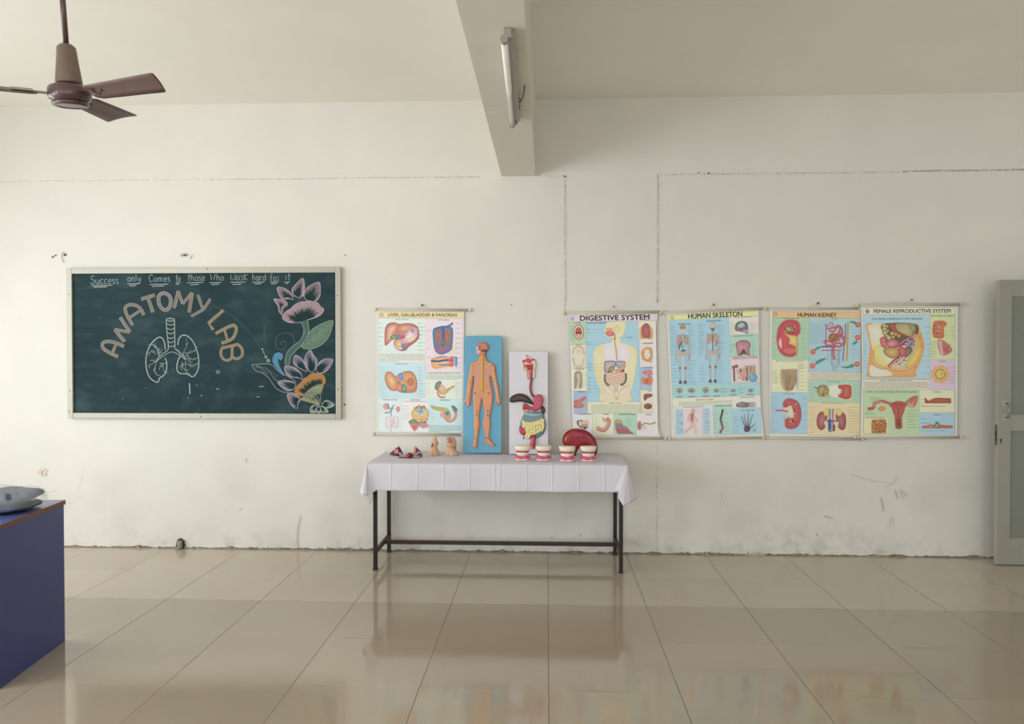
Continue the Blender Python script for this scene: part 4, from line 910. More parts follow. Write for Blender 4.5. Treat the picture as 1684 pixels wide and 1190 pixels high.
    A.blob([(690, 200), (740, 168), (785, 205), (790, 285), (760, 300), (715, 300), (688, 285)], 'd89a4a', 'e0b060'); A.blob([(702, 195), (735, 162), (765, 185), (772, 280), (735, 296), (705, 270)], 'a04a50', 'c06a6a'); A.blob([(700, 300), (740, 290), (780, 305), (770, 322), (705, 322)], 'e8ddc8')
    A.blob([(700, 395), (740, 365), (785, 378), (790, 450), (770, 490), (720, 480), (698, 440)], 'd8984c', 'd08a44'); A.ell(748, 425, 24, 42, 'e3dccf', 'cddcd8'); A.specks(700, 372, 788, 490, 24, ['b86a38', 'e8b86a'], 4, 7)
    A.blob([(710, 575), (760, 560), (790, 575), (788, 600), (750, 602), (715, 600)], 'd8705a', 'e09080'); A.blob([(695, 640), (735, 625), (788, 620), (785, 680), (740, 685), (700, 668)], 'd88a48', 'c8604a'); A.specks(700, 570, 785, 680, 22, ['c04a50', 'e8a060', 'a83a48'], 5, 9)
    A.blob([(720, 770), (755, 762), (790, 768), (785, 785), (750, 800), (722, 820)], '8a4248', 'a0565a'); A.ell(753, 868, 34, 25, '7a3a40', '9a565a'); A.specks(725, 850, 782, 885, 16, ['5f2c34', 'a86a6a'], 3, 6)
    A.blob([(145, 1000), (180, 985), (215, 1000), (200, 1050), (170, 1045)], '6f6460'); A.blob([(165, 1000), (185, 998), (188, 1030), (172, 1035)], 'dcd4cc'); A.blob([(180, 1000), (230, 985), (248, 1010), (225, 1030), (190, 1020)], 'd3b088', 'e0c8a0'); A.blob([(190, 1030), (235, 1020), (240, 1050), (200, 1060)], 'b88a88', 'c8a0a0'); A.ell(218, 1052, 14, 10, '4f3a3c')
    A.stroke([(320, 1045), (345, 1065), (385, 1068), (412, 1030), (418, 995), (400, 970)], 34, 'c08074', smooth=5); A.stroke([(325, 1048), (350, 1062), (385, 1062), (408, 1025), (412, 995)], 18, 'd89a8c', smooth=5); A.stroke([(368, 965), (385, 1000)], 12, 'c08a7c'); A.leads(297, 330, 960, 1100, 8, None, 'b4b49a', tw=.9)
    A.blob([(474, 990), (500, 980), (525, 990), (528, 1020), (478, 1025)], 'b58a70', 'd0a078'); A.poly([(474, 1010), (528, 1015), (550, 1040), (560, 1032), (600, 1075), (640, 1105), (495, 1105), (476, 1060)], '8a7f90'); A.poly([(478, 1062), (570, 1060), (620, 1095), (495, 1095)], 'c0545a'); A.leads(560, 650, 960, 1060, 8, None, '8fbfa2', tw=.6)
    A.ell(680, 1035, 18, 40, 'c08a90', 'b04a58'); A.stroke([(700, 1030), (730, 1012), (770, 1020), (818, 1005)], 12, 'a89a78', smooth=4); A.stroke([(705, 1035), (718, 1060), (735, 1050), (728, 1030)], 8, 'c8bf9a', smooth=4); A.stroke([(665, 1000), (700, 1000)], 3, '8a4a58')

def skeleton(A, x, s=1.0, top=205, back=False, sh=0):
    Bn = 'c6bfae'; Dk = '77706a'
    def S(pts, w_, c=Bn): A.stroke([(x+a, top+b*s) for a, b in pts], w_+2.5, Dk, smooth=0); A.stroke([(x+a, top+b*s) for a, b in pts], w_, c)
    A.ell(x, top+28*s, 23, 27*s, 'b48a68' if not back else 'c3b496', 'c89a70' if not back else 'd0c4a8', line=Dk)
    A.blob([(x-15, top+42*s), (x+15, top+42*s), (x+9, top+68*s), (x-8, top+68*s)], 'cfc6b2' if not back else '7a746c')
    if not back:
        A.ell(x-8, top+32*s, 5, 5, '6a3c34', n=8); A.ell(x+8, top+32*s, 5, 5, '6a3c34', n=8); A.poly([(x-3, top+46*s), (x, top+38*s), (x+3, top+46*s)], '5a342c')
    S([(0, 70), (0, 98)], 5)
    S([(-48, 95), (-20, 92), (20, 92), (46, 96)], 4, 'b09a88')
    ca = 'b8727c' if not back else 'b09078'
    A.blob([(x-18, top+98*s), (x-38, top+110*s), (x-42, top+150*s), (x-36, top+178*s), (x-12, top+150*s), (x-4, top+110*s)], ca, 'c88a88')
    A.blob([(x+18, top+98*s), (x+38, top+110*s), (x+42, top+150*s), (x+36, top+172*s), (x+12, top+150*s), (x+4, top+110*s)], 'a87a70' if not back else ca, 'c09a88')
    for k in range(6): A.stroke([(x-40, top+(118+k*10)*s), (x-12, top+(112+k*10)*s)], 1.6, 'd8ccb8'); A.stroke([(x+40, top+(118+k*10)*s), (x+12, top+(112+k*10)*s)], 1.6, 'd8ccb8')
    if not back:
        A.blob([(x+2, top+138*s), (x-8, top+165*s), (x-32, top+215*s), (x-34, top+180*s), (x-10, top+145*s)], '4a6f86'); A.blob([(x+8, top+145*s), (x+32, top+180*s), (x+40, top+195*s), (x+18, top+170*s)], '7aa6bc')
        A.blob([(x, top+160*s), (x+8, top+200*s), (x-8, top+200*s)], 'a88aa0'); A.blob([(x-10, top+215*s), (x+20, top+212*s), (x+15, top+226*s), (x-12, top+226*s)], '4f4a4c')
    else:
        S([(0, 95), (0, 240)], 7, '8f7466'); A.stroke([(x+34, top+150*s), (x+22, top+195*s)], 7, '8a3a88')
    A.blob([(x-34, top+218*s), (x-12, top+236*s), (x, top+232*s), (x+12, top+236*s), (x+32, top+214*s), (x+30, top+250*s), (x+8, top+262*s), (x-10, top+262*s), (x-32, top+248*s)], 'd3c4a8', 'c89484', Dk, 2)
    for sd in (-1, 1):
        S([(sd*46, 98), (sd*52, 190)], 6); S([(sd*52, 192), (sd*50, 255), (sd*52, 262)], 5); A.blob([(x+sd*46, top+262*s), (x+sd*58, top+262*s), (x+sd*58, top+295*s), (x+sd*50, top+305*s)], 'b8ac9c' if sd < 0 else 'c08a84')
        S([(sd*30, 250), (sd*24, 355)], 8, 'cfc4b4' if sd > 0 or not back else Bn); A.ell(x+sd*23, top+366*s, 11, 14, '94867c' if sd < 0 else 'a86058', n=10); S([(sd*22, 378), (sd*20, 470)], 6); A.blob([(x+sd*20-8, top+470*s), (x+sd*20+8, top+470*s), (x+sd*20+12, top+494*s), (x+sd*20-12, top+494*s)], '6a5a58')
def draw_skel(A, R):
    frame_title(A, R, 'eeee94', 'HUMAN SKELETON', (122, 162), (258, 696), .045, '17150f', ty1=166)
    A.ell(125, 160, 13, 13, 'e2e29a', line='55553a', lw=4)
    def rc(x0, y0, x1, y1, c): A.rect(x0, y0, x1, y1, c, '7f98a4', 1.6)
    rc(100, 166, 588, 700, 'a3d0e4'); rc(588, 166, 825, 310, 'e6dcd4'); rc(588, 310, 825, 480, 'aed4c4'); rc(588, 480, 825, 708, 'ecced4')
    rc(100, 700, 825, 805, 'a6d4d6'); rc(100, 805, 588, 870, 'e6e9cc'); rc(588, 805, 825, 905, 'e6e2da'); rc(100, 870, 430, 1115, 'e9dcd8'); rc(430, 870, 588, 1115, 'aed6cc'); rc(588, 905, 825, 1115, 'a8d0e8')
    A.poly([(215, 905), (372, 895), (372, 1112), (222, 1115)], 'ecd2da'); A.poly([(152, 905), (215, 905), (222, 1115), (155, 1118)], 'a9cfe2'); A.poly([(372, 895), (437, 893), (442, 1112), (372, 1112)], 'b4d2e6')
    for t, a, b, c, d in (('ANTERIOR VIEW', 155, 195, 262, 208), ('POSTERIOR VIEW', 392, 182, 510, 196), ('SKULL (LATERAL VIEW)', 625, 165, 762, 176), ('THE RIB CAGE (Front View)', 600, 316, 765, 327), ('COMPACT BONE IS COMPOSED OF', 590, 484, 800, 494), ('HAVERSIAN CANALS PUT TOGETHER', 594, 497, 800, 507),
                          ('SKELETAL SYSTEM', 280, 818, 425, 828), ('TYPES OF SYNOVIAL JOINT', 170, 876, 345, 886), ('VERTEBRAL COLUMN', 435, 874, 570, 884), ('LEFT FOOT VIEW', 650, 812, 765, 822), ('LEFT HAND VIEW', 650, 918, 765, 928)):
        A.text(t, a+12, b, c+12, d, '40545e', .02)
    A.fine(150, 835, 590, 866, 3, '8a9278'); 
    for i in range(4): pass
    A.leads(112, 160, 220, 470, 18, None, '6f93a6', tw=.8); A.leads(125, 175, 480, 690, 8, None, '6f93a6', tw=.9); A.leads(250, 330, 212, 470, 15, None, '6f93a6', tw=.6); A.leads(250, 335, 500, 695, 10, None, '6f93a6', tw=.7)
    A.leads(338, 395, 208, 470, 17, None, '6f93a6', tw=.8); A.leads(350, 400, 530, 690, 6, None, '6f93a6', tw=.9); A.leads(488, 590, 212, 470, 17, None, '6f93a6', tw=.5); A.leads(495, 570, 500, 690, 9, None, '6f93a6', tw=.6)
    skeleton(A, 212, .98, 212); skeleton(A, 456, .98, 203, back=True)
    A.blob([(640, 235), (650, 205), (690, 188), (730, 200), (742, 235), (740, 265), (715, 275), (690, 262), (655, 268), (640, 255)], '4a6070', '9ab0a8', '3a4050', 3); A.blob([(660, 225), (690, 200), (715, 215), (690, 240)], 'c3c49a', 'a8c0b0'); A.blob([(660, 262), (690, 240), (735, 245), (745, 272), (710, 280)], '7a5a92', 'a06a7a'); A.blob([(700, 265), (745, 262), (742, 300), (722, 290)], 'a8c8d8', '8a5a52')
    A.leads(592, 640, 190, 295, 6, None, 'a89a92', tw=.9); A.leads(755, 815, 190, 295, 6, None, 'a89a92', tw=.9); A.leads(597, 635, 370, 440, 4, None, '7fae9e', tw=.9); A.leads(770, 818, 340, 470, 8, None, '7fae9e', tw=.5)
    A.blob([(645, 370), (680, 348), (705, 345), (735, 348), (760, 372), (752, 420), (755, 462), (735, 460), (705, 455), (675, 470), (658, 455), (652, 410)], 'a85a68', 'd09aa0', '7a3a4a', 3)
    for k in range(7):
        y = 368+k*13; A.stroke([(655, y+6), (680, y-4), (700, y+2)], 3.5, 'dcb0b0', smooth=3); A.stroke([(752, y+6), (728, y-4), (710, y+2)], 3.5, 'd09a9c', smooth=3)
    A.stroke([(705, 350), (706, 430)], 7, 'b87a80'); A.blob([(690, 430), (706, 415), (722, 430), (728, 458), (705, 452), (682, 458)], '5f4a50')
    A.stroke([(628, 565), (632, 680)], 12, '7f4a4e'); A.ell(625, 565, 12, 16, '8a5a58'); A.ell(648, 555, 14, 14, '8a5a58'); A.blob([(648, 585), (690, 570), (735, 560), (742, 670), (725, 675), (690, 640), (660, 610)], 'd8b0a0'); A.specks(660, 575, 735, 668, 60, ['7a3038', 'a85a50', 'e0b8a0', '5a2a30'], 3, 6)
    A.poly([(700, 550), (800, 545), (805, 620), (745, 625), (742, 562)], 'c0a688'); A.stroke([(732, 555), (738, 672)], 8, '6a3a3c'); A.stroke([(765, 555), (765, 600)], 5, '5f3a34'); A.stroke([(790, 555), (790, 610)], 4, '8a6a50'); A.ell(785, 648, 34, 34, '5f9ccc', '86b4d8', line='4f86b4'); A.specks(755, 620, 815, 675, 16, ['4a80b4', '9ac0dc'], 3, 6)
    for x, y, a, b in ((185, 752, 20, 22), (282, 752, 27, 17), (398, 748, 22, 22), (485, 752, 20, 14), (622, 752, 18, 12), (765, 750, 20, 12)):
        A.ell(x, y, a, b, '8f8a84', 'c8c0b0', line='5f5a58', lw=2); A.ell(x, y+3, a*.35, b*.35, '4f4644', n=8); A.stroke([(x-a*1.2, y-4), (x+a*1.2, y-6)], 3, 'a8a298'); A.stroke([(x-4, y+b), (x+2, y+b*1.5)], 3, '8a847c')
    for x, y in ((185, 802), (282, 802), (398, 798), (487, 798), (622, 788), (765, 784)): A.stroke([(x-28, y), (x+28, y-1)], 5, '506a74')
    A.leads(135, 160, 730, 790, 3, None, '5f8a94', tw=.9); A.leads(515, 600, 730, 775, 4, None, '6f9ca4', tw=.6); A.leads(660, 730, 730, 775, 3, None, '6f9ca4', tw=.6)
    SK = 'dab89a'
    A.ell(295, 918, 13, 15, 'd0a088', 'e0c0a8', line='b08068'); A.stroke([(290, 935), (285, 990), (292, 1015)], 24, 'c88e7a', smooth=3); A.stroke([(290, 940), (287, 990)], 9, 'a8584e'); A.stroke([(270, 940), (258, 975), (255, 1010)], 10, SK, smooth=3); A.stroke([(300, 960), (320, 990), (330, 1008)], 10, SK, smooth=3)
    A.stroke([(290, 1010), (310, 1050), (312, 1100), (330, 1105)], 14, 'e2c8a4', smooth=3); A.stroke([(285, 1010), (280, 1050), (240, 1080), (235, 1100)], 13, 'dcb894', smooth=3)
    A.leads(160, 210, 920, 1105, 8, None, '7f9cae', tw=.7); A.leads(380, 432, 905, 1105, 8, None, '7f9cae', tw=.7)
    for y in (950, 1020, 1075): A.ell(200, y, 7, 12, 'b8a8a4', n=8); A.ell(410, y-8, 7, 14, 'b0b4cc', n=8)
    A.stroke([(538, 905), (528, 950), (520, 985), (530, 1030), (536, 1062), (520, 1085), (515, 1100)], 16, '6f5f62', smooth=5); A.stroke([(538, 905), (528, 950), (520, 985)], 8, '3f4448', smooth=5); A.stroke([(528, 1020), (536, 1062), (524, 1082)], 9, 'a8606a', smooth=4)
    A.leads(455, 510, 920, 1105, 8, None, '86b4aa', tw=.7); A.leads(550, 600, 920, 1105, 5, None, '86b4aa', tw=.8)
    A.blob([(645, 870), (665, 850), (700, 845), (740, 855), (740, 885), (690, 890), (655, 885)], '6a6468', '9a9290'); 
    for k in range(5): A.stroke([(735, 852+k*8), (805, 850+k*9)], 5, '6f6a6e', w2=3)
    A.specks(650, 850, 740, 888, 18, ['4f4a4e', 'b0aaa4'], 3, 6)
    for pts in ([(720, 1050), (700, 1000), (690, 960)], [(730, 1045), (718, 990), (712, 942)], [(742, 1045), (744, 980), (744, 932)], [(752, 1048), (768, 990), (780, 945)], [(755, 1060), (785, 1040), (802, 1015)]): A.stroke(pts, 7, '3f4858', w2=4); A.stroke(pts, 2.5, '8a8688')
    A.blob([(715, 1050), (735, 1040), (758, 1050), (755, 1080), (730, 1090), (712, 1078)], '4a3c48', '7a4a50'); A.leads(625, 690, 950, 1110, 6, None, '7aa2bc', tw=.7); A.ell(795, 1075, 12, 14, '78b4c4', n=10)

def draw_kidney(A, R):
    frame_title(A, R, 'e6bd88', 'HUMAN KIDNEY', (121, 153), (305, 620), .045, '2a211a', ty1=163)
    A.ell(123, 131, 14, 14, 'd9bd94', line='5d5a66', lw=4)
    def rc(x0, y0, x1, y1, c): A.rect(x0, y0, x1, y1, c, '66757a', 2)
    rc(100, 163, 400, 505, 'abcfae'); rc(100, 505, 396, 772, 'e6e4ba'); rc(100, 772, 393, 1105, 'a6cde6'); rc(400, 163, 822, 600, 'a9d0de'); rc(400, 600, 822, 665, 'e8dcc8'); rc(400, 665, 822, 845, 'aed2bc'); rc(400, 845, 822, 1115, 'e8d4a6')
    for t, a, b, c, d in (('Right kidney (Sectioned)', 182, 161, 318, 171), ('Nephron', 585, 163, 632, 173), ('Blood supply to Parenchyma of Kidney', 135, 511, 355, 521), ('Bowmans Capsule', 555, 675, 650, 684), ('Renal Artery', 205, 778, 292, 787), ('Renal Artery and Vein to Vein', 515, 850, 685, 860)):
        A.text(t, a, b, c, d, '4a4a40', .02)
    A.fine(464, 178, 735, 188, 1, '7f9cab'); A.fine(408, 605, 815, 660, 6, '8a7f70')
    A.leads(104, 160, 180, 500, 6, None, '7fa88a', tw=.5); A.leads(335, 395, 190, 500, 8, None, '7fa88a', tw=.6); A.leads(100, 155, 585, 700, 9, None, 'a8a684', tw=.8); A.leads(308, 385, 530, 580, 6, None, 'a8a684', tw=.7); A.leads(325, 385, 585, 760, 6, None, 'a8a684', tw=.7)
    A.fine(404, 200, 520, 380, 17, '86a9bb', h=3.0); A.leads(405, 520, 440, 590, 7, None, '86a9bb', tw=.5); A.leads(740, 815, 215, 590, 14, None, '86a9bb', tw=.7)
    A.leads(90, 180, 800, 1095, 14, None, '7fa6c0', tw=.5); A.leads(340, 388, 790, 1080, 5, None, '7fa6c0', tw=.8); A.leads(405, 460, 690, 840, 7, None, '86b096', tw=.6); A.leads(760, 818, 690, 840, 5, None, '86b096', tw=.6); A.leads(395, 460, 880, 1105, 11, None, 'b3a47c', tw=.8); A.leads(715, 812, 880, 1105, 10, None, 'b3a47c', tw=.8)
    A.blob([(135, 320), (150, 240), (190, 190), (250, 175), (305, 190), (326, 235), (322, 285), (295, 310), (275, 300), (262, 330), (262, 380), (290, 400), (298, 430), (280, 470), (230, 478), (175, 455), (145, 400)], 'c03a44', 'd4565a', 'b8747a', 7)
    A.blob([(160, 330), (172, 330), (178, 400), (168, 410), (150, 370)], 'e8a8a0', 'f2d0c8'); A.blob([(190, 420), (290, 410), (290, 440), (230, 455)], 'd86a68')
    A.blob([(195, 250), (215, 230), (245, 225), (275, 228), (282, 260), (262, 285), (240, 275), (215, 280), (200, 270)], '6a4a3c', 'c8b080'); A.specks(200, 230, 280, 285, 22, ['4a2c28', 'e0d0a0', 'a85a40'], 4, 7)
    A.blob([(200, 290), (240, 300), (275, 308), (300, 320), (300, 400), (298, 475), (290, 400), (270, 385), (235, 370), (240, 330)], 'd8b050', 'e6cc7a'); A.stroke([(302, 310), (306, 400), (300, 475)], 7, 'c09a40', smooth=4)
    A.blob([(168, 590), (200, 582), (305, 582), (315, 640), (290, 700), (250, 755), (200, 750), (172, 690)], 'c6b284', 'a68a68', 'a09070', 3)
    r = random.Random(9)
    for i in range(26): x = 172+i*5.4; A.stroke([(x, 585), (x+r.uniform(-6, 6), 640), (205+i*2.4, 748)], 2, r.choice(['a85a4a', '7a7058', 'd8c898', '8a6a50'])); A.k -= .8
    A.k = math.ceil(A.k)+1
    A.stroke([(295, 660), (300, 720), (310, 745)], 4, '6a6a80'); A.poly([(302, 590), (320, 590), (318, 710), (306, 715)], 'cfc8d4')
    A.blob([(190, 850), (215, 822), (260, 820), (310, 850), (332, 910), (332, 980), (305, 1045), (250, 1065), (210, 1050), (200, 1000), (240, 960), (245, 920), (215, 890), (190, 885)], 'b84a50', 'c86464', 'a06a70', 5)
    A.specks(235, 850, 290, 1010, 26, ['4a2830', 'e0b8a8', '8a3038'], 5, 9); A.blob([(180, 905), (215, 890), (255, 880), (275, 960), (250, 975), (215, 940)], 'd9c4ac', 'e6d8c4'); A.stroke([(125, 915), (180, 915), (230, 925)], 13, 'c85a6a', smooth=3); A.stroke([(195, 950), (202, 1040)], 8, 'c8a86a')
    # nephron
    A.stroke([(535, 205), (536, 400)], 9, 'c4508a'); A.stroke([(538, 235), (560, 215), (572, 200), (592, 205), (588, 225), (570, 225)], 7, 'c04a72', smooth=5)
    A.stroke([(718, 195), (712, 400), (706, 515)], 15, 'c8923c'); A.stroke([(722, 195), (716, 400), (710, 515)], 5, 'e0b860'); A.stroke([(696, 210), (694, 330), (680, 420), (674, 515)], 6, '2c3c6c')
    A.stroke([(500, 396), (660, 396)], 9, '5a4a7a'); A.stroke([(500, 426), (665, 424)], 8, 'c04464'); A.stroke([(498, 396), (530, 396)], 9, '38404e')
    for p in ([(560, 265), (600, 270), (630, 235), (660, 240), (668, 280), (640, 300), (660, 320)], [(545, 250), (600, 240), (640, 225), (650, 260), (630, 300), (650, 350)], [(515, 355), (560, 350), (600, 370), (640, 365), (680, 380), (690, 340), (665, 300)], [(525, 365), (550, 385), (600, 385), (650, 395), (685, 350), (660, 310), (675, 280)], [(590, 390), (590, 470), (610, 500)]):
        A.stroke(p, 15, 'b03a56', smooth=5); A.stroke(p, 7, 'd8687e', smooth=5)
    A.ell(597, 322, 40, 36, 'a8503c', 'b8924a', line='8a6a38', lw=4); A.specks(570, 300, 625, 345, 18, ['6a5a28', 'c88a50', '8a3a38'], 4, 7)
    for p in ([(580, 430), (578, 530), (600, 560), (625, 560), (645, 530), (648, 430)], [(590, 440), (590, 520), (612, 545), (634, 520), (636, 430)], [(605, 440), (625, 460), (610, 480), (630, 500), (612, 520)], [(600, 560), (590, 585), (620, 585), (625, 560)]):
        A.stroke(p, 6, '5f5a84', smooth=4); A.stroke(p, 2.5, 'dfe0ee', smooth=4)
    A.stroke([(600, 400), (602, 505)], 6, 'c04a62'); A.stroke([(550, 430), (552, 515)], 3, 'b06a98')
    for x, y, s_ in ((796, 217, -1), (794, 321, -1), (430, 438, 1), (427, 552, 1), (790, 537, -1)):
        A.ell(x, y, 28, 28, 'e2c8c0'); A.ell(x, y, 22, 22, 'b84a44', 'e08a78'); A.ell(x+4, y-4, 4, 4, 'f4e4dc', n=8)
    for p in ([(725, 190), (770, 190), (785, 205), (770, 212)], [(745, 378), (775, 350), (792, 348), (780, 372)], [(500, 395), (460, 400), (440, 420), (458, 425)], [(540, 490), (480, 500), (445, 535), (470, 535)], [(650, 555), (700, 572), (765, 560), (755, 535), (700, 558)]): A.poly(spline(p, True, 4), '3a8a6e', '5aa488')
    A.blob([(560, 720), (600, 705), (640, 710), (650, 770), (620, 810), (570, 790), (550, 750)], 'e8e4cc'); A.ell(512, 755, 48, 48, '9a8a50', 'b8a870', line='7a6a3c', lw=3); A.specks(475, 720, 550, 790, 30, ['6a5a2c', 'd0c080', 'a86040'], 4, 7); A.stroke([(440, 722), (470, 735), (490, 715)], 7, '8a4a44', smooth=3); A.blob([(530, 790), (560, 790), (556, 815), (545, 818)], 'd8b458')
    A.blob([(635, 710), (690, 702), (735, 708), (748, 745), (740, 810), (700, 826), (650, 812), (632, 790), (655, 775), (662, 745), (640, 738)], 'b8443c', 'd0685a', 'e8d8b0', 5)
    A.blob([(460, 1010), (470, 950), (500, 925), (540, 935), (545, 985), (520, 1010), (530, 1050), (500, 1075), (470, 1055)], '9a4448', 'c88078'); A.blob([(700, 1010), (692, 950), (660, 925), (622, 935), (618, 985), (640, 1010), (635, 1050), (665, 1075), (690, 1060)], '94434c', 'c07a7c')
    A.blob([(515, 930), (535, 900), (558, 905), (555, 945), (530, 960)], 'e0b868', 'ecd090'); A.blob([(620, 905), (645, 900), (668, 940), (640, 960), (620, 940)], 'e0b868', 'ecd090'); A.stroke([(567, 900), (567, 1085)], 14, '8a9cb8'); A.poly([(552, 990), (578, 985), (580, 1090), (555, 1090)], '2c5fa8'); A.stroke([(592, 900), (592, 1085)], 13, 'b87a98'); A.stroke([(540, 1000), (640, 1000)], 9, '4a5a94'); A.stroke([(548, 1090), (640, 1040)], 4, 'e0c890')
    A.poly([(596, 1030), (608, 1030), (608, 1080), (596, 1085)], '4a2a34')

def draw_female(A, R):
    frame_title(A, R, 'eef0c8', 'FEMALE REPRODUCTIVE SYSTEM', (113, 142), (155, 768), .04, '3a3724', ty1=155)
    A.ell(104, 130, 15, 15, 'b8907a', '9a6a6a', line='6f5a4c', lw=3)
    def rc(x0, y0, x1, y1, c): A.rect(x0, y0, x1, y1, c, '6f7a7a', 2)
    rc(75, 155, 605, 668, 'b2d4e4'); rc(605, 155, 803, 512, 'd2dfa6'); rc(605, 512, 803, 755, 'dcc4dc'); rc(75, 672, 600, 755, 'e8dccc'); rc(75, 755, 522, 1112, 'bbd6aa'); rc(522, 755, 800, 938, 'ecebbb'); rc(522, 938, 800, 1112, 'a9cfe6'); A.rect(78, 972, 270, 1106, 'e6dcae', '98946c', 2)
    for t, a, b, c, d in (('THE FEMALE REPRODUCTIVE ORGANS', 138, 182, 542, 197), ('STRUCTURE OF  BREAST', 610, 163, 798, 174), ('FEMALE REPRODUCTIVE ORGANS', 208, 677, 460, 686), ('OVUM', 676, 524, 728, 535), ('OVARY, FALLOPIAN TUBE, UTERUS AND VAGINA', 92, 766, 503, 780), ('UTERUS', 628, 767, 695, 778), ('LOCATION OF ORGANS', 95, 976, 245, 985), ('OVARY', 633, 950, 692, 960)):
        A.text(t, a, b, c, d, '3f4a50', .02)
    A.fine(82, 690, 592, 750, 6, '8a7468'); 
    A.leads(80, 112, 380, 590, 8, None, '5f8a9c', tw=.5); A.leads(535, 596, 232, 640, 9, 'L', '6f98aa', tw=.3); A.leads(720, 798, 245, 350, 5, 'L', '9aa070', tw=.4); A.leads(608, 665, 360, 500, 7, None, '8f9668', tw=.8); A.leads(730, 800, 570, 715, 6, 'L', 'a58aa8', tw=.5)
    A.leads(125, 280, 815, 850, 3, None, '6f8f68', tw=.5); A.leads(420, 500, 915, 1065, 7, None, '6f8f68', tw=.9); A.leads(85, 160, 930, 960, 2, None, '6f8f68', tw=.9); A.leads(530, 600, 975, 1040, 2, None, '5f8fae', tw=.9); A.fine(535, 1076, 790, 1086, 1, '4f7f9e'); A.fine(530, 880, 790, 893, 1, '8a8664'); A.leads(535, 558, 825, 895, 4, None, '8a8664', tw=.9)
    # pelvis section
    A.poly(spline([(98, 230), (200, 228), (350, 228), (500, 230), (520, 270), (545, 340), (558, 400), (545, 480), (515, 560), (490, 610), (482, 655), (300, 657), (110, 655), (105, 600), (112, 520), (122, 450), (120, 380), (105, 310)], True, 4), 'e0a058', 'f0d8b0')
    A.blob([(110, 240), (220, 235), (230, 330), (200, 410), (215, 470), (290, 555), (250, 575), (170, 540), (150, 450), (130, 380), (118, 310)], 'f0d4a8', 'f0e0d8')
    A.blob([(130, 560), (200, 590), (260, 600), (300, 640), (150, 650), (120, 620)], 'efdcc0', 'f4ece0')
    A.blob([(150, 430), (185, 400), (220, 430), (290, 560), (240, 570), (180, 520)], 'e6d050', 'efe490'); A.blob([(510, 330), (535, 380), (530, 450), (490, 530), (430, 580), (400, 580), (460, 500), (500, 420)], 'dcb83c', 'ecd868'); A.blob([(475, 250), (515, 290), (548, 380), (545, 430), (525, 400), (505, 320)], 'd89838', 'e6ae4c')
    A.stroke([(130, 520), (200, 585), (280, 590), (340, 610), (420, 600), (500, 560)], 4, 'c8803c', smooth=5); A.stroke([(150, 440), (170, 530), (235, 575), (290, 580)], 5, 'd08a30', smooth=4)
    A.blob([(185, 430), (230, 415), (260, 480), (300, 510), (320, 540), (280, 560), (230, 510)], 'd8d8a8', 'e8e6c8')
    A.blob([(225, 232), (490, 232), (500, 330), (480, 360), (440, 380), (400, 400), (330, 415), (260, 410), (215, 400), (210, 350), (240, 330)], '6a5a4a', '6f5c48')
    A.blob([(330, 232), (440, 232), (470, 300), (450, 330), (400, 320), (340, 290)], 'a89c68', 'c6ba88', '7a6a48', 3); A.blob([(430, 232), (480, 232), (490, 290), (470, 300)], '8a8058', 'b0a478'); A.blob([(275, 232), (320, 234), (345, 285), (420, 325), (390, 330), (310, 295)], 'a0483c', 'c0645a')
    for x, y, r_ in ((238, 245, 20), (240, 272, 21), (245, 300, 22), (268, 285, 12), (275, 340, 22), (300, 306, 18), (330, 312, 15), (355, 326, 14), (310, 335, 14), (258, 325, 14), (262, 250, 12)): A.ell(x, y, r_, r_*.95, '8a7c3c', 'e0d494', n=12)
    A.blob([(250, 395), (265, 362), (310, 352), (355, 375), (345, 410), (300, 420), (262, 412)], 'b85068', 'e6a0aa'); A.ell(230, 362, 28, 30, 'b8505c', 'dc8a84'); A.ell(236, 392, 22, 20, 'c86a48', 'dc8a58'); A.stroke([(215, 400), (260, 425), (310, 418), (380, 400), (400, 365), (480, 330)], 12, 'b84a60', smooth=5); A.stroke([(360, 395), (400, 362), (485, 322)], 6, 'dca0b0', smooth=3)
    A.blob([(400, 385), (440, 360), (478, 352), (485, 380), (455, 408), (415, 410)], '8a7a9a', 'b8a0cc'); A.specks(410, 350, 490, 400, 18, ['8a5aa0', 'd8c0dc', '7a6a50'], 4, 8); A.blob([(468, 322), (492, 310), (498, 340), (475, 360)], 'e0a888', 'c8886a')
    A.blob([(232, 440), (270, 420), (330, 420), (360, 445), (345, 490), (300, 502), (250, 480)], 'b09048', 'd8b878', '7a5a38', 4)
    A.blob([(405, 420), (455, 415), (460, 460), (430, 500), (400, 500), (410, 460)], '6a5a44', '9a8a70')
    A.blob([(350, 430), (375, 410), (405, 430), (412, 460), (395, 490), (360, 500)], 'c04a5a', 'd8707a'); A.stroke([(385, 475), (340, 515), (300, 545), (275, 575)], 30, 'b85068', smooth=4, w2=20); A.stroke([(375, 490), (330, 525), (280, 570)], 8, 'e0a8b0', smooth=4); A.stroke([(360, 490), (310, 520), (262, 570)], 4, '7a3a50', smooth=4)
    A.blob([(350, 545), (390, 510), (440, 480), (480, 420), (500, 400), (480, 470), (430, 530), (400, 580), (360, 585), (300, 575)], 'cfc098', 'dcd0a8'); A.specks(340, 500, 420, 580, 26, ['7a5a90', 'e8e0e8', '6a4a50', 'b8a8cc'], 5, 9); A.ell(385, 465, 17, 12, 'c84e60', 'e08a90'); A.stroke([(440, 380), (470, 400), (460, 470), (410, 530)], 4, '9a8a78', smooth=4)
    # breasts, ovum
    A.blob([(622, 270), (635, 215), (670, 204), (720, 208), (738, 235), (715, 260), (712, 340), (640, 340), (625, 310)], 'cc6a4a', 'd88a5c'); A.specks(635, 225, 690, 310, 26, ['b8485a', '6a5a88', 'e09a68'], 4, 8)
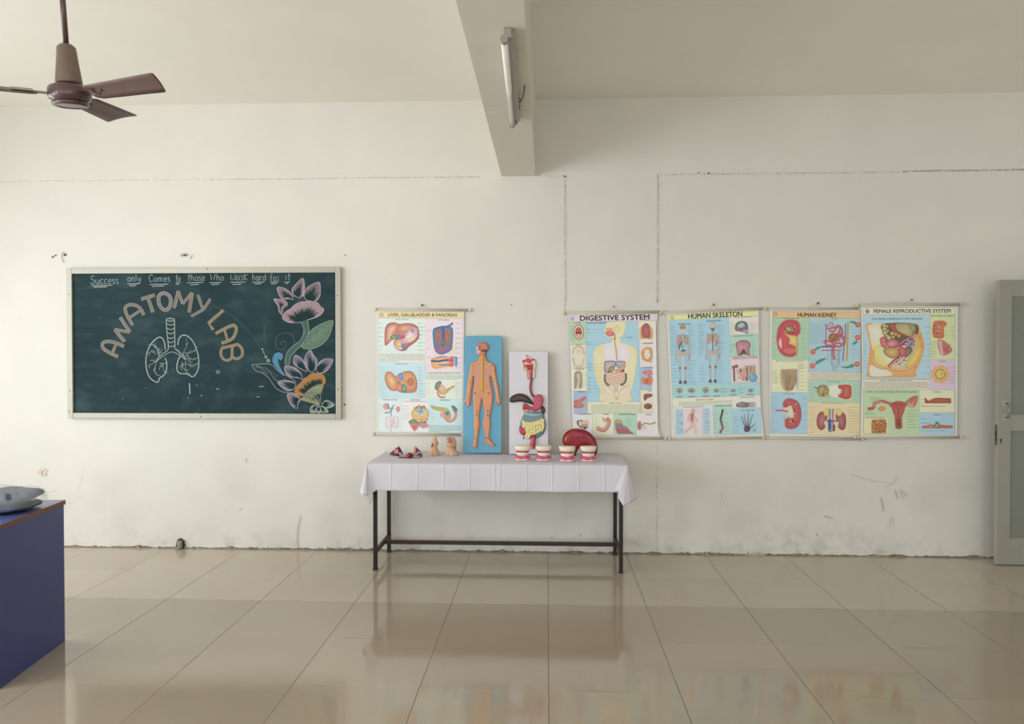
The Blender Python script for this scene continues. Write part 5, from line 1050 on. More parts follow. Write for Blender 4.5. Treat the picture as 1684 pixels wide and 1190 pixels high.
    A.blob([(668, 365), (700, 360), (740, 385), (778, 432), (760, 462), (700, 482), (678, 440)], 'd07a80', 'c8645a', '9a4a54', 3); A.specks(700, 390, 765, 455, 20, ['8a5a48', 'e0a070', 'a04860'], 4, 7); A.poly([(668, 365), (695, 362), (712, 480), (690, 482)], 'e0a8b4')
    q = [(685+(72+6*math.cos(t*9))*math.cos(t), 632+(70+6*math.cos(t*9))*math.sin(t)) for t in [2*math.pi*i/90 for i in range(90)]]; A.poly(q, 'ddb06c', 'e4c488'); A.ell(685, 632, 43, 43, 'b88a38'); A.ell(685, 632, 34, 34, 'e0c064', 'e8cc7a'); A.ell(695, 628, 12, 12, 'b89a44', 'd8b860', n=14)
    # uterus
    A.stroke([(105, 910), (150, 900), (165, 862), (220, 850), (290, 870), (340, 872)], 26, 'b86058', smooth=5); A.stroke([(150, 890), (180, 850), (230, 862), (300, 878)], 9, 'dc9a94', smooth=5); A.stroke([(370, 878), (410, 865), (450, 830), (495, 812)], 24, 'c0686c', smooth=5); A.blob([(440, 870), (460, 830), (505, 805), (500, 850), (480, 890), (440, 895), (420, 880)], 'b85a50', 'd4887a')
    A.blob([(190, 905), (215, 885), (245, 895), (240, 920), (205, 925)], 'd88048', 'e0a060'); A.blob([(425, 885), (455, 870), (470, 880), (455, 892)], 'd8b458', None)
    A.poly(spline([(280, 880), (310, 855), (350, 845), (390, 852), (418, 872), (405, 900), (390, 950), (375, 985), (380, 1060), (330, 1062), (325, 985), (312, 950), (300, 905)], True, 5), 'b05048', 'c4685c'); A.stroke([(308, 872), (395, 872)], 3, '7a2c2c'); A.poly([(318, 880), (388, 880), (352, 930)], 'a84a3c', 'b86a50'); A.stroke([(351, 915), (350, 975)], 6, '742c28'); A.poly([(330, 985), (375, 985), (372, 1060), (334, 1062)], 'a0583c', '8a3c2c'); A.stroke([(320, 950), (325, 1060)], 5, 'd8a078'); A.stroke([(383, 950), (382, 1058)], 5, 'd8a078'); A.stroke([(340, 992), (368, 990)], 4, '5a2020')
    A.poly([(140, 995), (250, 992), (258, 1040), (250, 1103), (138, 1103), (135, 1040)], 'b87a3c'); A.specks(142, 998, 250, 1100, 60, ['8a3c28', 'e0b878', '5a3020', 'c88a4c'], 4, 8)
    A.poly([(562, 815), (590, 845), (620, 830), (650, 820), (770, 824), (772, 864), (562, 864)], 'a85040', 'b8604a'); A.poly([(540, 1045), (580, 1040), (605, 1030), (660, 1045), (700, 1035), (730, 1040), (785, 1042), (785, 1064), (540, 1064)], 'c0703c', 'cc8048'); A.ell(660, 1042, 22, 22, '8a8a80', 'a8a498', line='4f5450', lw=4); A.ell(603, 1046, 15, 13, 'c89040', '8a4a2c', n=10); A.poly([(648, 1012), (672, 1012), (668, 1024), (652, 1024)], '5a6a6c'); A.specks(545, 1045, 780, 1062, 24, ['a04a30', 'e0a060'], 3, 5); A.stroke([(600, 980), (650, 1012)], 1.5, '6f8fa0'); A.stroke([(710, 980), (672, 1014)], 1.5, '6f8fa0')

make_chart('liver, gallbladder and pancreas wall chart hanging left of the blue relief board', (600, 490), 4.9556,
           [(97, 97), (808, 103), (806, 600), (800, 1112), (100, 1106), (99, 500)], ((88, 92), (858, 98)), ((70, 1108), (801, 1112)),
           (112, 110, 797, 1095), [(110, 110), (797, 113), (793, 1097), (111, 1092)], draw_liver, (695, 501))
make_chart('digestive system wall chart with a torso drawing and curled edges, behind the red organ model', (920, 500), 5.176,
           [(72, 78), (835, 72), (834, 110), (805, 300), (797, 520), (805, 800), (828, 1000), (862, 1132), (112, 1126), (118, 900), (108, 600), (92, 350)], ((38, 76), (872, 66)), ((95, 1134), (905, 1142)),
           (80, 92, 820, 1112), [(80, 95), (820, 80), (842, 1124), (112, 1110)], draw_digest, (1009, 504), dy=.004)
make_chart('human skeleton wall chart with a yellow title bar and two standing skeletons', (1080, 490), 4.9556,
           [(80, 118), (833, 98), (838, 500), (850, 900), (872, 1110), (868, 1130), (120, 1138), (118, 900), (98, 500)], ((25, 122), (880, 84)), ((105, 1145), (872, 1136)),
           (100, 125, 825, 1115), [(98, 140), (825, 104), (853, 1104), (143, 1127)], draw_skel, (1173, 501), dy=.002)
make_chart('human kidney wall chart with an orange title bar and a red kidney section', (1250, 490), 4.9556,
           [(80, 95), (826, 98), (822, 1130), (78, 1126), (76, 600)], ((45, 90), (815, 86)), ((30, 1138), (835, 1150)),
           (100, 110, 822, 1112), [(101, 108), (826, 112), (815, 1118), (86, 1104)], draw_kidney, (1344, 499), dy=-.002)
make_chart('female reproductive system wall chart, the rightmost chart nearest the door', (1405, 485), 4.8579,
           [(55, 88), (826, 90), (824, 600), (820, 1125), (48, 1123), (60, 600)], ((22, 84), (858, 74)), ((5, 1134), (853, 1135)),
           (75, 100, 803, 1112), [(75, 102), (803, 98), (803, 1115), (72, 1112)], draw_female, (1498, 493), dy=.012)

# nails above the charts
M_NAIL = mat('nail_steel', '5a544c', .5, .4)
for px, py, s_, lb in ((695, 501.5, 1.3, 'thick dark nail in the wall above the liver chart'), (1009, 503.5, .8, 'small nail above the digestive system chart holding its cord'),
                       (1173, 500.5, 1.1, 'dark nail in the wall above the human skeleton chart'), (1344, 498.5, 1.3, 'thick dark nail in the wall above the human kidney chart'), (1498, 492.5, 1.0, 'nail in the wall above the female reproductive system chart')):
    p = onY(px, py, 0); n = MB().tube([p+Vector((0, .005, 0)), p+Vector((0, -.018, -.001)), p+Vector((0, -.0185, -.001)), p+Vector((0, -.021, -.001))], [.003*s_, .003*s_, .0065*s_, .006*s_], 10)
    tag(n.obj('nail', M_NAIL, smooth=True, org=p), lb, 'nail', 'nails in the back wall')
# dark twig-like cord end by the last chart's lower left rod end
p = onY(1416, 721, -.02)
ce = MB().tube(spline([onY(1411, 722.5, -.012), onY(1416, 720.5, -.02), onY(1421, 721.5, -.018), onY(1426, 720, -.012)]), .003, 6)
ce.tube([onY(1415, 721, -.02), onY(1420, 719, -.012)], .002, 6)
tag(ce.obj('cord_end', mat('dark_cord', '3a332e', .8), org=p), 'short dark knotted cord end on the rod between the kidney and female charts', 'cord')

# ================================================================== TABLE
TZ = 0.772                      # top of the cloth
TX0, TX1, TY0, TY1 = -1.262, 0.552, -0.60, -0.012
tb = thing('table', ((TX0+TX1)/2, -.3, 0), 'long narrow table with black steel legs standing against the wall under a white cloth', 'table')
M_STEEL = mat('black_steel_tube', '221b17', 0.38, .3, noise=.2, nscale=30)
M_STEEL2 = mat('dark_brown_steel', '3d2f28', 0.45, .3, noise=.2, nscale=30)
MB().box(TX0+.008, TY0+.012, TZ-.03, TX1-.008, TY1-.004, TZ-.004).obj('table_top', mat('table_board', '7a6650', .6), tb)
LX0, LX1, LY0, LY1 = -1.222, .520, -.520, -.045
for x in (LX0, LX1):
    for y in (LY0, LY1):
        MB().box(x-.0135, y-.0135, .004, x+.0135, y+.0135, TZ-.03).obj('leg', M_STEEL, tb, bevel=.002)
        MB().box(x-.016, y-.016, 0, x+.016, y+.016, .012).obj('leg_foot', M_STEEL2, tb)
for x in (LX0, LX1):
    MB().box(x-.011, LY0+.0135, .115, x+.011, LY1-.0135, .145).obj('side_rail', M_STEEL2, tb, bevel=.002)
    MB().box(x-.012, LY0+.0135, TZ-.06, x+.012, LY1-.0135, TZ-.03).obj('top_rail', M_STEEL, tb)
ym = (LY0+LY1)/2+.06
MB().box(LX0+.011, ym-.0125, .112, LX1-.011, ym+.0125, .140).obj('stretcher', M_STEEL2, tb, bevel=.002)
for y in (LY0, LY1): MB().box(LX0, y-.012, TZ-.06, LX1, y+.012, TZ-.03).obj('top_rail', M_STEEL, tb)

# cloth
M_CLOTH = mat('white_tablecloth', 'dad7e0', 0.85, noise=.02, nscale=30, bump=.08, bscale=220, spec=.2)
cv = []; cf = []
def grid(fn, nu, nv):
    n0 = len(cv)
    for j in range(nv+1):
        for i in range(nu+1): cv.append(fn(i/nu, j/nv))
    for j in range(nv):
        for i in range(nu):
            a = n0+j*(nu+1)+i; cf.append((a, a+1, a+nu+2, a+nu+1))
CR = [onY(x, 790, TY0).x for x in (643, 686, 729.5, 772, 813, 822, 866, 908, 951, 993.5)]
def crease(x, wdt=.0032): return sum(math.exp(-((x-c)/wdt)**2) for c in CR)
def topz(x, y): return TZ + .0012*crease(x, .005) + .0008*math.sin(x*7+y*5)
grid(lambda u, v: Vector((TX0+(TX1-TX0)*u, TY0+.008+(TY1-TY0-.008)*v, topz(TX0+(TX1-TX0)*u, TY0+(TY1-TY0)*v))), 620, 14)
HZ = onY(820, 807.6, TY0-.008).z
def front(u, v):
    x = TX0+.008+(TX1-.03-TX0-.008)*u
    y = TY0-.004*min(1, v*6) - .0035*crease(x) - v*.010*math.sin(x*5.3+1)*.7 - .004*v*math.sin(x*17)
    z = TZ-.0005 - (TZ-HZ)*v if v > 0 else topz(x, TY0+.008)
    if v < .04: y += .006*(1-v/.04)
    return Vector((x, y, z))
grid(front, 620, 22)
def ear(apex, hem, n=14, bulge=.0):
    """cloth panel fanning from a corner down to a curved hem"""
    H_ = spline(hem, False, 6); m_ = len(H_)-1
    def fn(u, v):
        k = u*m_; i = min(int(k), m_-1); t = k-i
        h = Vector(H_[i]).lerp(Vector(H_[i+1]), t); a = Vector(apex[0]).lerp(Vector(apex[1]), u)
        return a.lerp(h, v)
    grid(fn, m_*2, n)
cL = Vector((TX0, TY0, TZ)); cR = Vector((TX1, TY0, TZ))
o3 = lambda px, py, y: tuple(onY(px, py, y))
eL = [o3(618, 807.6, -.606), o3(613.5, 809, -.612), o3(612, 822, -.625), o3(608.5, 830, -.635), o3(603, 820, -.640), o3(600, 812, -.600), o3(603.5, 813, -.655), o3(597, 815, -.665), o3(591, 811, -.61), (TX0-.05, -.50, TZ-.200), (TX0-.03, -.3, TZ-.195), (TX0-.03, -.1, TZ-.195), (TX0-.025, TY1-.004, TZ-.195)]
def eargrid(hem, ap):
    n = len(hem); 
    def fn(u, v):
        k = u*(n-1); i = min(int(k), n-2); t = k-i; t = t*t*(3-2*t)*.5+t*.5
        h = Vector(hem[i]).lerp(Vector(hem[i+1]), t); a = Vector(ap[i]).lerp(Vector(ap[i+1]), t); p = a.lerp(h, v)
        p += Vector((0, -1, 0))*(.004*math.sin(math.pi*v)) if i < n-5 else Vector((-.0, 0, 0))
        return p
    grid(fn, (n-1)*8, 14)
apL = [cL+Vector((.012, -.002, -.001))]+[cL+Vector((-.001, -.001, 0))]*8+[Vector((TX0, -.5, TZ)), Vector((TX0, -.3, TZ)), Vector((TX0, -.1, TZ)), Vector((TX0, TY1, TZ))]
eargrid(eL, apL)
eR = [o3(1012, 807.6, -.606), o3(1017.5, 808, -.615), o3(1016.5, 818, -.655), o3(1025, 832, -.665), o3(1036, 827, -.645), o3(1046.5, 820, -.60), (TX1+.05, -.48, TZ-.20), (TX1+.03, -.3, TZ-.195), (TX1+.03, -.1, TZ-.195), (TX1+.025, TY1-.004, TZ-.195)]
apR = [cR+Vector((-.03, -.002, -.001))]+[cR+Vector((0, -.001, 0))]*5+[Vector((TX1, -.48, TZ)), Vector((TX1, -.3, TZ)), Vector((TX1, -.1, TZ)), Vector((TX1, TY1, TZ))]
eargrid(eR, apR)
clo = build('tablecloth', cv, cf, M_CLOTH, None, smooth=True, org=((TX0+TX1)/2, -.3, TZ))
so = clo.modifiers.new('thickness', 'SOLIDIFY'); so.thickness = .0012; so.offset = -1
tag(clo, 'white cotton tablecloth with fold creases draped over the long steel-legged table', 'tablecloth')

# ================================================================== RELIEF BOARDS
M_RELIEF = inkmat('painted_plastic', 0.32, spec=.5)
def lean_plane(y_base, y_top, z_top):
    P = Vector((0, y_base, TZ+.001)); d = Vector((0, y_top-y_base, z_top-TZ)).normalized(); n = Vector((0, -d.z, d.y)); return P, n, d
def rounded(x0, y0, x1, y1, r, n=6):
    o = []
    for cx, cy, a0 in ((x1-r, y0+r, -90), (x1-r, y1-r, 0), (x0+r, y1-r, 90), (x0+r, y0+r, 180)):
        for i in range(n+1): a = math.radians(a0+90*i/n); o.append((cx+r*math.cos(a), cy+r*math.sin(a)))
    return o
def slab(name, outline, mapf, th, m, parent, bevel=0.0):
    n = len(outline); V = [mapf(x, y, 0) for x, y in outline]+[mapf(x, y, -th) for x, y in outline]
    Fq = [list(range(n)), list(range(n, 2*n))[::-1]]+[[i, n+i, n+(i+1) % n, (i+1) % n] for i in range(n)]
    return build(name, V, Fq, m, parent, bevel=bevel)
def rtube(mapf, pts, r, m, name, parent, rel=None, base=0.0, n=8, smooth=4, lift=.3, cols=None):
    q = spline(pts, False, smooth) if smooth and len(pts) > 2 else pts
    P = []
    for x, y in q:
        h = base+(rel.h(x, y) if rel else 0); P.append(mapf(x, y, h+r*lift))
    if callable(name): pass
    mb = MB().tube(P, r, n)
    return mb
def sub(c, a=1.0): c = lin(c); return tuple(x*a for x in c)

# ---- nervous system relief on a blue board; view (750,540) at 5.406
P0, N0, D0 = lean_plane(-.105, -.045, 1.66)
def mb1(ox, oy, sc):
    return lambda x, y, h: onplane(ox+x/sc, oy+y/sc, P0, N0)+N0*h
MN = mb1(750, 540, 5.406)
nb_base = MN(240, 1105, 0); nb_base.z = TZ
nb = thing('nervous_system_model', nb_base, 'blue relief board with a full-length human body showing yellow nerves, leaning on the table', 'anatomy model')
yb = 1105
out = rounded(78, 66, 411, 1108, 24); w1 = bilin((78, 66, 411, 1108), [(76, 66), (411, 66), (404, 1106), (62, 1106)])
out = [w1(*p) for p in out]
slab('backing_board', out, MN, .018, mat('blue_backing', '62a8c8', .35, noise=.03, nscale=5), nb, bevel=.003)
body = [(208, 240), (204, 268), (186, 286), (150, 300), (128, 322), (120, 380), (110, 440), (98, 520), (95, 575), (88, 610), (76, 645), (80, 672), (90, 662), (94, 685), (108, 696), (124, 688), (130, 640), (137, 580), (148, 500), (158, 425),
        (161, 480), (152, 550), (150, 620), (158, 720), (160, 790), (154, 850), (163, 950), (150, 1030), (148, 1054), (168, 1064), (190, 1052), (192, 1000), (206, 900), (214, 845), (209, 775), (220, 700), (233, 625),
        (244, 700), (253, 765), (238, 840), (248, 900), (264, 975), (249, 998), (258, 1018), (296, 1036), (332, 1050), (349, 1036), (322, 1006), (298, 972), (302, 900), (309, 840), (302, 780), (320, 700), (330, 620), (325, 555), (311, 490), (308, 425),
        (325, 460), (338, 510), (350, 580), (356, 620), (347, 652), (353, 663), (364, 655), (368, 678), (378, 687), (388, 672), (398, 662), (396, 630), (388, 590), (380, 520), (362, 440), (352, 370), (346, 328), (322, 306), (288, 290), (268, 265), (262, 235), (240, 226)]
def body_col(x, y, h):
    t = .5+.5*math.sin(x*.9)*math.sin(y*.11+x*.2); a = lin('dc9872'); b = lin('d48a66')
    if 310 < y < 480 and 165 < x < 305: a = lin('d89a80'); b = lin('c98470')
    return tuple(a[i]*t+b[i]*(1-t) for i in range(3))
rel = Relief(body, .017, 13, 5.2, smooth=3)
rb_ = rel.obj('body_relief', MN, M_RELIEF, nb, base=.001, colf=body_col)
skull = [(196, 138), (215, 124), (250, 122), (280, 138), (291, 165), (285, 195), (266, 215), (262, 240), (206, 246), (202, 210), (190, 190), (186, 160)]
rs = Relief(skull, .020, 15, 5, smooth=4)
def skc(x, y, h):
    if 225 < x < 275 and 188 < y < 210: return lin('5a4038')
    return lin('d3855f') if math.sin(x*.35+y*.2) > -.2 else lin('cf7058')
rs.obj('head_relief', MN, M_RELIEF, nb, base=.002, colf=skc)
rf = Relief([(178, 172), (192, 158), (222, 170), (228, 200), (222, 228), (196, 236), (180, 228), (184, 205)], .014, 9, 4, smooth=4)
rf.obj('facial_skull', MN, M_RELIEF, nb, base=.008, colf=lambda x, y, h: lin('b98088') if (x-200)**2+(y-190)**2 < 130 or y > 213 and int(x/4) % 2 else lin('dcc4b4'))
g_ = MB()
for x, y in ((207, 165), (214, 172)): g_.ball(MN(x, y, .022), .007, .003, .005, 8)
g_.obj('eye_socket', mat('eye_muscle_red', 'b03a44', .35), rb_, smooth=True)
M_NERVE = mat('yellow_nerve', 'd9ae38', .35); M_NERVE2 = mat('pale_nerve', 'e3c06a', .4); M_RIB = mat('pale_rib', 'e6c8b0', .4); M_JOINT = mat('joint_brown', '94503c', .4)
spn = MB()
spn.tube([MN(x, y, rel.h(x, y)+.003) for x, y in spline([(235, 215), (235, 260), (236, 320), (236, 400), (235, 480), (234, 560)], False, 5)], [.0066]*26, 8)
spn.obj('spinal_cord', M_NERVE, rb_, smooth=True)
nv = []
def nerve(pts, r=.0016, m=None):
    q = spline(pts, False, 4); MB().tube([MN(x, y, max(rel.h(x, y), .002)+r*.4) for x, y in q], [r*(1-.5*i/len(q)) for i in range(len(q))], 6).obj('nerve', m or M_NERVE2, rb_, smooth=True)
for s_ in (-1, 1):
    X = lambda x: 236+s_*(x-236) if s_ < 0 else x
    nerve([(236, 290), (236+s_*40, 300), (236+s_*80, 325), (236+s_*100, 380), (236+s_*112, 450), (236+s_*122, 540), (236+s_*138, 620)], .0024)
    nerve([(236, 300), (236+s_*60, 320), (236+s_*72, 360), (236+s_*78, 400)], .0018)
    nerve([(236+s_*98, 370), (236+s_*106, 440), (236+s_*132, 530), (236+s_*142, 600)], .0015)
    nerve([(236, 480), (236+s_*20, 530), (236+s_*48, 590), (236+s_*58, 700), (236+s_*55, 780), (236+s_*54, 880), (236+s_*50, 970)], .0024)
    nerve([(236, 470), (236+s_*12, 520), (236+s_*30, 570), (236+s_*40, 660), (236+s_*44, 750)], .0018)
    nerve([(236+s_*25, 540), (236+s_*70, 600), (236+s_*76, 690), (236+s_*66, 770)], .0014)
    nerve([(236+s_*54, 790), (236+s_*62, 850), (236+s_*58, 940)], .0014)
    nerve([(236, 400), (236+s_*14, 470), (236+s_*16, 545)], .002, M_NERVE)
    nerve([(240, 225), (236+s_*18, 262), (236+s_*40, 300)], .0016)
for k in range(10):
    y = 322+k*16.5; wd = 62-2*abs(k-4)
    for s_ in (-1, 1):
        rb2 = [(236+s_*(8+(wd-8)*t), y+8*t+6*math.sin(math.pi*t)) for t in (0, .25, .5, .75, 1)]
        MB().tube([MN(x, yy, rel.h(x, yy)+.0006) for x, yy in spline(rb2, False, 3)], .0016, 6).obj('rib', M_RIB, rb_, smooth=True)
for i, (x, y, rx, ry) in enumerate([(152, 335, 9, 13), (318, 335, 9, 13), (125, 470, 7, 9), (122, 488, 4, 4), (350, 470, 7, 9), (172, 575, 12, 10), (290, 578, 12, 12), (185, 738, 12, 12), (182, 770, 11, 13), (284, 735, 12, 14), (283, 775, 12, 16), (276, 975, 8, 12), (270, 996, 8, 5), (200, 600, 8, 5), (106, 605, 4, 6), (172, 965, 5, 10)]):
    a = MN(x, y, rel.h(x, y)-.0005); MB().ball(a, rx/5.4/225*1.0, .0022, ry/5.4/225, 8).obj('joint_detail', M_JOINT, rb_, smooth=True)

# ---- digestive system relief on a white board
P1, N1, D1 = lean_plane(-.115, -.06, 1.53)
def mb2(ox, oy, sc): return lambda x, y, h: onplane(ox+x/sc, oy+y/sc, P1, N1)+N1*h
MD = mb2(750, 540, 5.406)
b_ = MD(640, 1110, 0); b_.z = TZ
dm = thing('digestive_system_model', b_, 'white relief board with a raised digestive tract, standing behind the two left teeth models', 'anatomy model')
slab('backing_board', [(472, 206), (815, 206), (818, 1114), (473, 1114)], MD, .016, mat('white_backing', 'dddbe4', .4), dm, bevel=.001)
def rel_part(name, outl, hgt, r, step, col, parent=dm, base=.001, sm=4, colf=None, mapf=MD, lumps=0):
    R_ = Relief(outl, hgt, r, step, smooth=sm, lumps=lumps); c = lin(col) if isinstance(col, str) else col
    o = R_.obj(name, mapf, M_RELIEF, parent, base=base, colf=colf or (lambda x, y, h: c)); return R_, o
# trunk organs
rel_part('large_intestine', [(585, 795), (600, 765), (630, 745), (700, 738), (760, 742), (783, 762), (788, 795), (800, 850), (796, 895), (778, 935), (745, 962), (715, 975), (690, 962), (640, 968), (600, 940), (572, 895), (568, 840)], .016, 26, 9, '6f8a90')
rel_part('transverse_colon', [(602, 752), (640, 742), (700, 752), (750, 752), (768, 742), (762, 768), (720, 785), (665, 785), (618, 774)], .010, 12, 6, '93b3b4', base=.014)
r_si, o_si = rel_part('small_intestine', [(588, 806), (640, 826), (700, 820), (758, 800), (778, 798), (784, 855), (768, 905), (730, 932), (692, 942), (668, 955), (655, 975), (628, 980), (612, 965), (626, 935), (606, 900), (590, 850)], .010, 12, 7, 'd2c67c', base=.013)
M_GUT = mat('pale_yellow_gut', 'e9e0a0', .3)
for pts in ([(602, 824), (608, 845), (640, 838), (668, 846), (700, 836), (738, 828), (770, 808), (776, 830), (750, 842), (718, 850), (690, 856), (655, 862), (618, 856), (600, 866), (606, 882)],
            [(618, 874), (650, 880), (682, 874), (700, 880), (702, 900), (690, 914), (716, 922), (742, 908), (752, 884), (736, 868), (722, 880), (724, 896)], [(756, 856), (774, 846), (777, 872), (768, 896), (758, 912)],
            [(614, 892), (634, 898), (660, 892), (676, 902), (672, 920), (652, 922), (640, 908), (632, 922), (636, 940), (660, 938)], [(626, 936), (620, 956), (634, 972), (650, 960), (656, 944), (680, 936), (704, 936)], [(600, 894), (614, 912), (620, 926)]):
    q = spline(pts, False, 6); MB().tube([MD(x, y, .013+r_si.h(x, y)*.8+.002) for x, y in q], .0088, 9).obj('gut_loop', M_GUT, o_si, smooth=True)
rel_part('caecum', [(563, 872), (600, 868), (612, 885), (628, 902), (632, 932), (605, 945), (578, 940), (564, 915)], .016, 14, 6, 'b8304e', base=.010)
MB().tube([MD(606, 945, .012), MD(602, 962, .010), MD(596, 982, .006)], .0035, 8).obj('appendix', mat('grey_appendix', '5f7a7c', .4), dm, smooth=True)
MB().tube([MD(x, y, .012) for x, y in spline([(684, 958), (688, 985), (683, 1015), (680, 1045)], False, 5)], [.019]*16, 14).obj('rectum', mat('crimson_rectum', 'b9405c', .3), dm, smooth=True)
rel_part('rectum_opening', [(672, 945), (688, 942), (704, 952), (700, 970), (680, 972)], .006, 6, 4, '5a1a24', base=.020)
rel_part('pelvic_muscle', [(655, 1020), (672, 1010), (690, 1022), (708, 1022), (706, 1055), (690, 1062), (665, 1058), (652, 1045)], .010, 8, 5, '9c1a34')
rel_part('anal_canal', [(672, 1040), (684, 1035), (692, 1050), (700, 1068), (680, 1072), (660, 1066)], .008, 8, 5, 'd98c7c', base=.006)
rel_part('duodenum', [(592, 700), (630, 698), (650, 720), (640, 745), (612, 752), (596, 735)], .012, 10, 6, 'd0946c', colf=lambda x, y, h: lin('8a3a30') if (y < 722 and x < 630 and y > 706) else lin('d8a078'))
r_st, _ = rel_part('stomach', [(692, 608), (712, 590), (740, 584), (765, 596), (778, 630), (772, 675), (752, 712), (712, 734), (672, 730), (640, 712), (612, 702), (596, 688), (600, 666), (622, 668), (650, 690), (680, 694), (692, 672), (686, 640)], .020, 17, 7, 'c44a66', base=.010,
                   colf=lambda x, y, h: lin('c04562') if h > .012 else lin('d98a94'))
rel_part('spleen', [(768, 692), (784, 698), (792, 728), (786, 752), (770, 750), (752, 738)], .012, 10, 5, '2a2420', base=.008)
rel_part('liver', [(475, 630), (490, 605), (530, 583), (575, 577), (620, 590), (660, 625), (688, 668), (690, 680), (655, 668), (600, 655), (560, 651), (500, 659), (478, 648)], .022, 18, 7, '3f2a22', base=.008)
MB().tube([MD(x, y, .010) for x, y in spline([(672, 440), (665, 480), (660, 520), (664, 555), (676, 590), (700, 612)], False, 5)], [.0085]*26, 12).obj('oesophagus', mat('dark_red_gullet', '8c2438', .3), dm, smooth=True)
MB().tube([MD(x, y, .012) for x, y in spline([(610, 672), (600, 690), (612, 706), (640, 706)], False, 5)], .008, 10).obj('bile_duct', mat('crimson_duct', 'b8304e', .3), dm, smooth=True)
# head section, closer view (835,575) at 15.87
MH = mb2(835, 575, 15.87)
def hp_(name, outl, hgt, r, step, col, base=.001, **k): return rel_part(name, outl, hgt, r, step, col, base=base, mapf=MH, **k)
_, hd = hp_('head_section', [(478, 132), (530, 150), (590, 195), (690, 235), (745, 320), (748, 420), (728, 560), (722, 735), (655, 745), (600, 765), (512, 765), (495, 640), (470, 560), (405, 535), (372, 460), (392, 380), (372, 310), (400, 262), (445, 235)], .011, 25, 22, 'e6c8ae')
def hs(name, outl, hgt, r, step, col, base): return rel_part(name, outl, hgt, r, step, col, parent=hd, base=base, mapf=MH)
hs('nasal_cavity', [(440, 290), (480, 235), (560, 225), (620, 270), (610, 350), (560, 355), (490, 325), (450, 320)], .006, 18, 18, 'cc4470', .011)
hs('nostril', [(378, 305), (410, 268), (440, 265), (440, 320), (400, 325)], .005, 12, 12, '8a3040', .010)
hs('mouth_cavity', [(450, 400), (530, 385), (610, 400), (615, 470), (560, 540), (470, 520), (455, 450)], .006, 18, 18, 'b82038', .011)
hs('tongue_root', [(440, 500), (470, 455), (520, 470), (525, 520), (480, 530)], .006, 12, 12, 'c8b8a4', .014)
hs('palate', [(440, 335), (500, 345), (600, 362), (600, 385), (530, 378), (450, 372)], .005, 10, 10, 'f0dcd0', .013)
hs('pharynx', [(610, 380), (655, 370), (660, 480), (645, 600), (640, 745), (600, 745), (590, 620), (600, 500), (625, 450)], .006, 14, 16, 'b03450', .012)
hs('larynx', [(570, 600), (610, 590), (620, 660), (615, 745), (575, 745), (555, 680)], .006, 12, 12, 'd0508a', .016)
hs('jaw_bone', [(480, 545), (540, 560), (580, 520), (600, 500), (600, 540), (545, 600), (520, 700), (540, 760), (515, 765), (498, 650)], .006, 12, 12, 'd9a878', .012)
hs('adenoid', [(620, 255), (690, 235), (700, 265), (650, 290)], .005, 8, 10, 'a83a58', .011)
hs('lip', [(395, 345), (425, 340), (440, 420), (430, 490), (410, 480), (418, 420)], .004, 8, 9, 'b82a44', .011)
for k, (x, y) in enumerate([(690, 330), (705, 400), (700, 455), (690, 500), (685, 550), (683, 605), (685, 660), (688, 712)]):
    p = MH(x, y, .013); s_ = .009; MB().ball(p, s_*(1.1 if k < 3 else .9), .0045, .0045, 8).obj('vertebra', bpy.data.materials.get('bone_white') or mat('bone_white', 'efe4dc', .4), hd, smooth=True)
hs('skull_base', [(485, 140), (512, 150), (515, 210), (490, 215)], .004, 8, 9, '8a7f70', .010)

# ================================================================== LARGE RED ORGAN MODEL (view (910,695) at 15.87)
KY = -.15
MK = lambda x, y, h: onY(910+x/15.87, 695+y/15.87, KY)+Vector((0, -h, 0))
MKb = lambda x, y, h: onY(910+x/15.87, 695+y/15.87, KY)+Vector((0, h, 0))
ko = [(256, 440), (272, 360), (330, 270), (430, 198), (560, 162), (700, 170), (830, 198), (960, 275), (1060, 385), (1122, 510), (1148, 640), (1138, 750), (1105, 835), (1080, 850), (1068, 760), (1040, 690), (960, 640), (860, 600), (760, 615), (670, 665), (620, 730), (600, 795), (585, 850), (555, 845), (560, 760), (590, 690), (560, 655), (480, 650), (370, 635), (295, 580), (262, 520)]
kb = MK(800, 850, 0); kdz = kb.z-TZ-.001
kd = Vector((0, 0, -kdz))
km = thing('kidney_model', (kb.x, KY, TZ), 'large glossy dark red bean-shaped organ model with an orange rim, behind the two right-hand teeth', 'anatomy model')
def kcol(x, y, h):
    a, b = lin('8a1226'), lin('a01c32'); t = .5+.5*math.sin(x*.012+1)*math.sin(y*.02)
    if x < 420: b = lin('ac2c32')
    if h < .0165 and y < 560 and x < 820: return lin('a8502c')
    return tuple(a[i]*t+b[i]*(1-t) for i in range(3))
M_GLOSS = inkmat('glossy_painted_resin', 0.3, spec=.6)
rk = Relief(ko, .030, 95, 26, smooth=4)
V, Fq, C = rk.mesh(lambda x, y, h: MK(x, y, h)+kd*((y-160)/690 if y > 160 else 0), 0, kcol); front_k = build('cut_face', V, Fq, M_GLOSS, km, smooth=True, cols=C)
cx_, cy_ = 700, 450
ko2 = [(cx_+(x-cx_)*1.02-6, cy_+(y-cy_)*1.02-6 if y < 700 else y) for x, y in ko]
rk2 = Relief(ko2, .028, 90, 30, smooth=4)
V, Fq, C = rk2.mesh(lambda x, y, h: MKb(x, y, h)+kd*((y-160)/690 if y > 160 else 0)+Vector((0, .0005, 0)), 0, lambda x, y, h: lin('c88c58') if y < 520 and x < 900 else lin('8c1c2c')); build('outer_shell', V, Fq, M_GLOSS, km, smooth=True, cols=C)
rl = Relief([(560, 320), (640, 265), (740, 270), (800, 320), (760, 380), (700, 340), (640, 350), (600, 400)], .006, 25, 20, smooth=4)
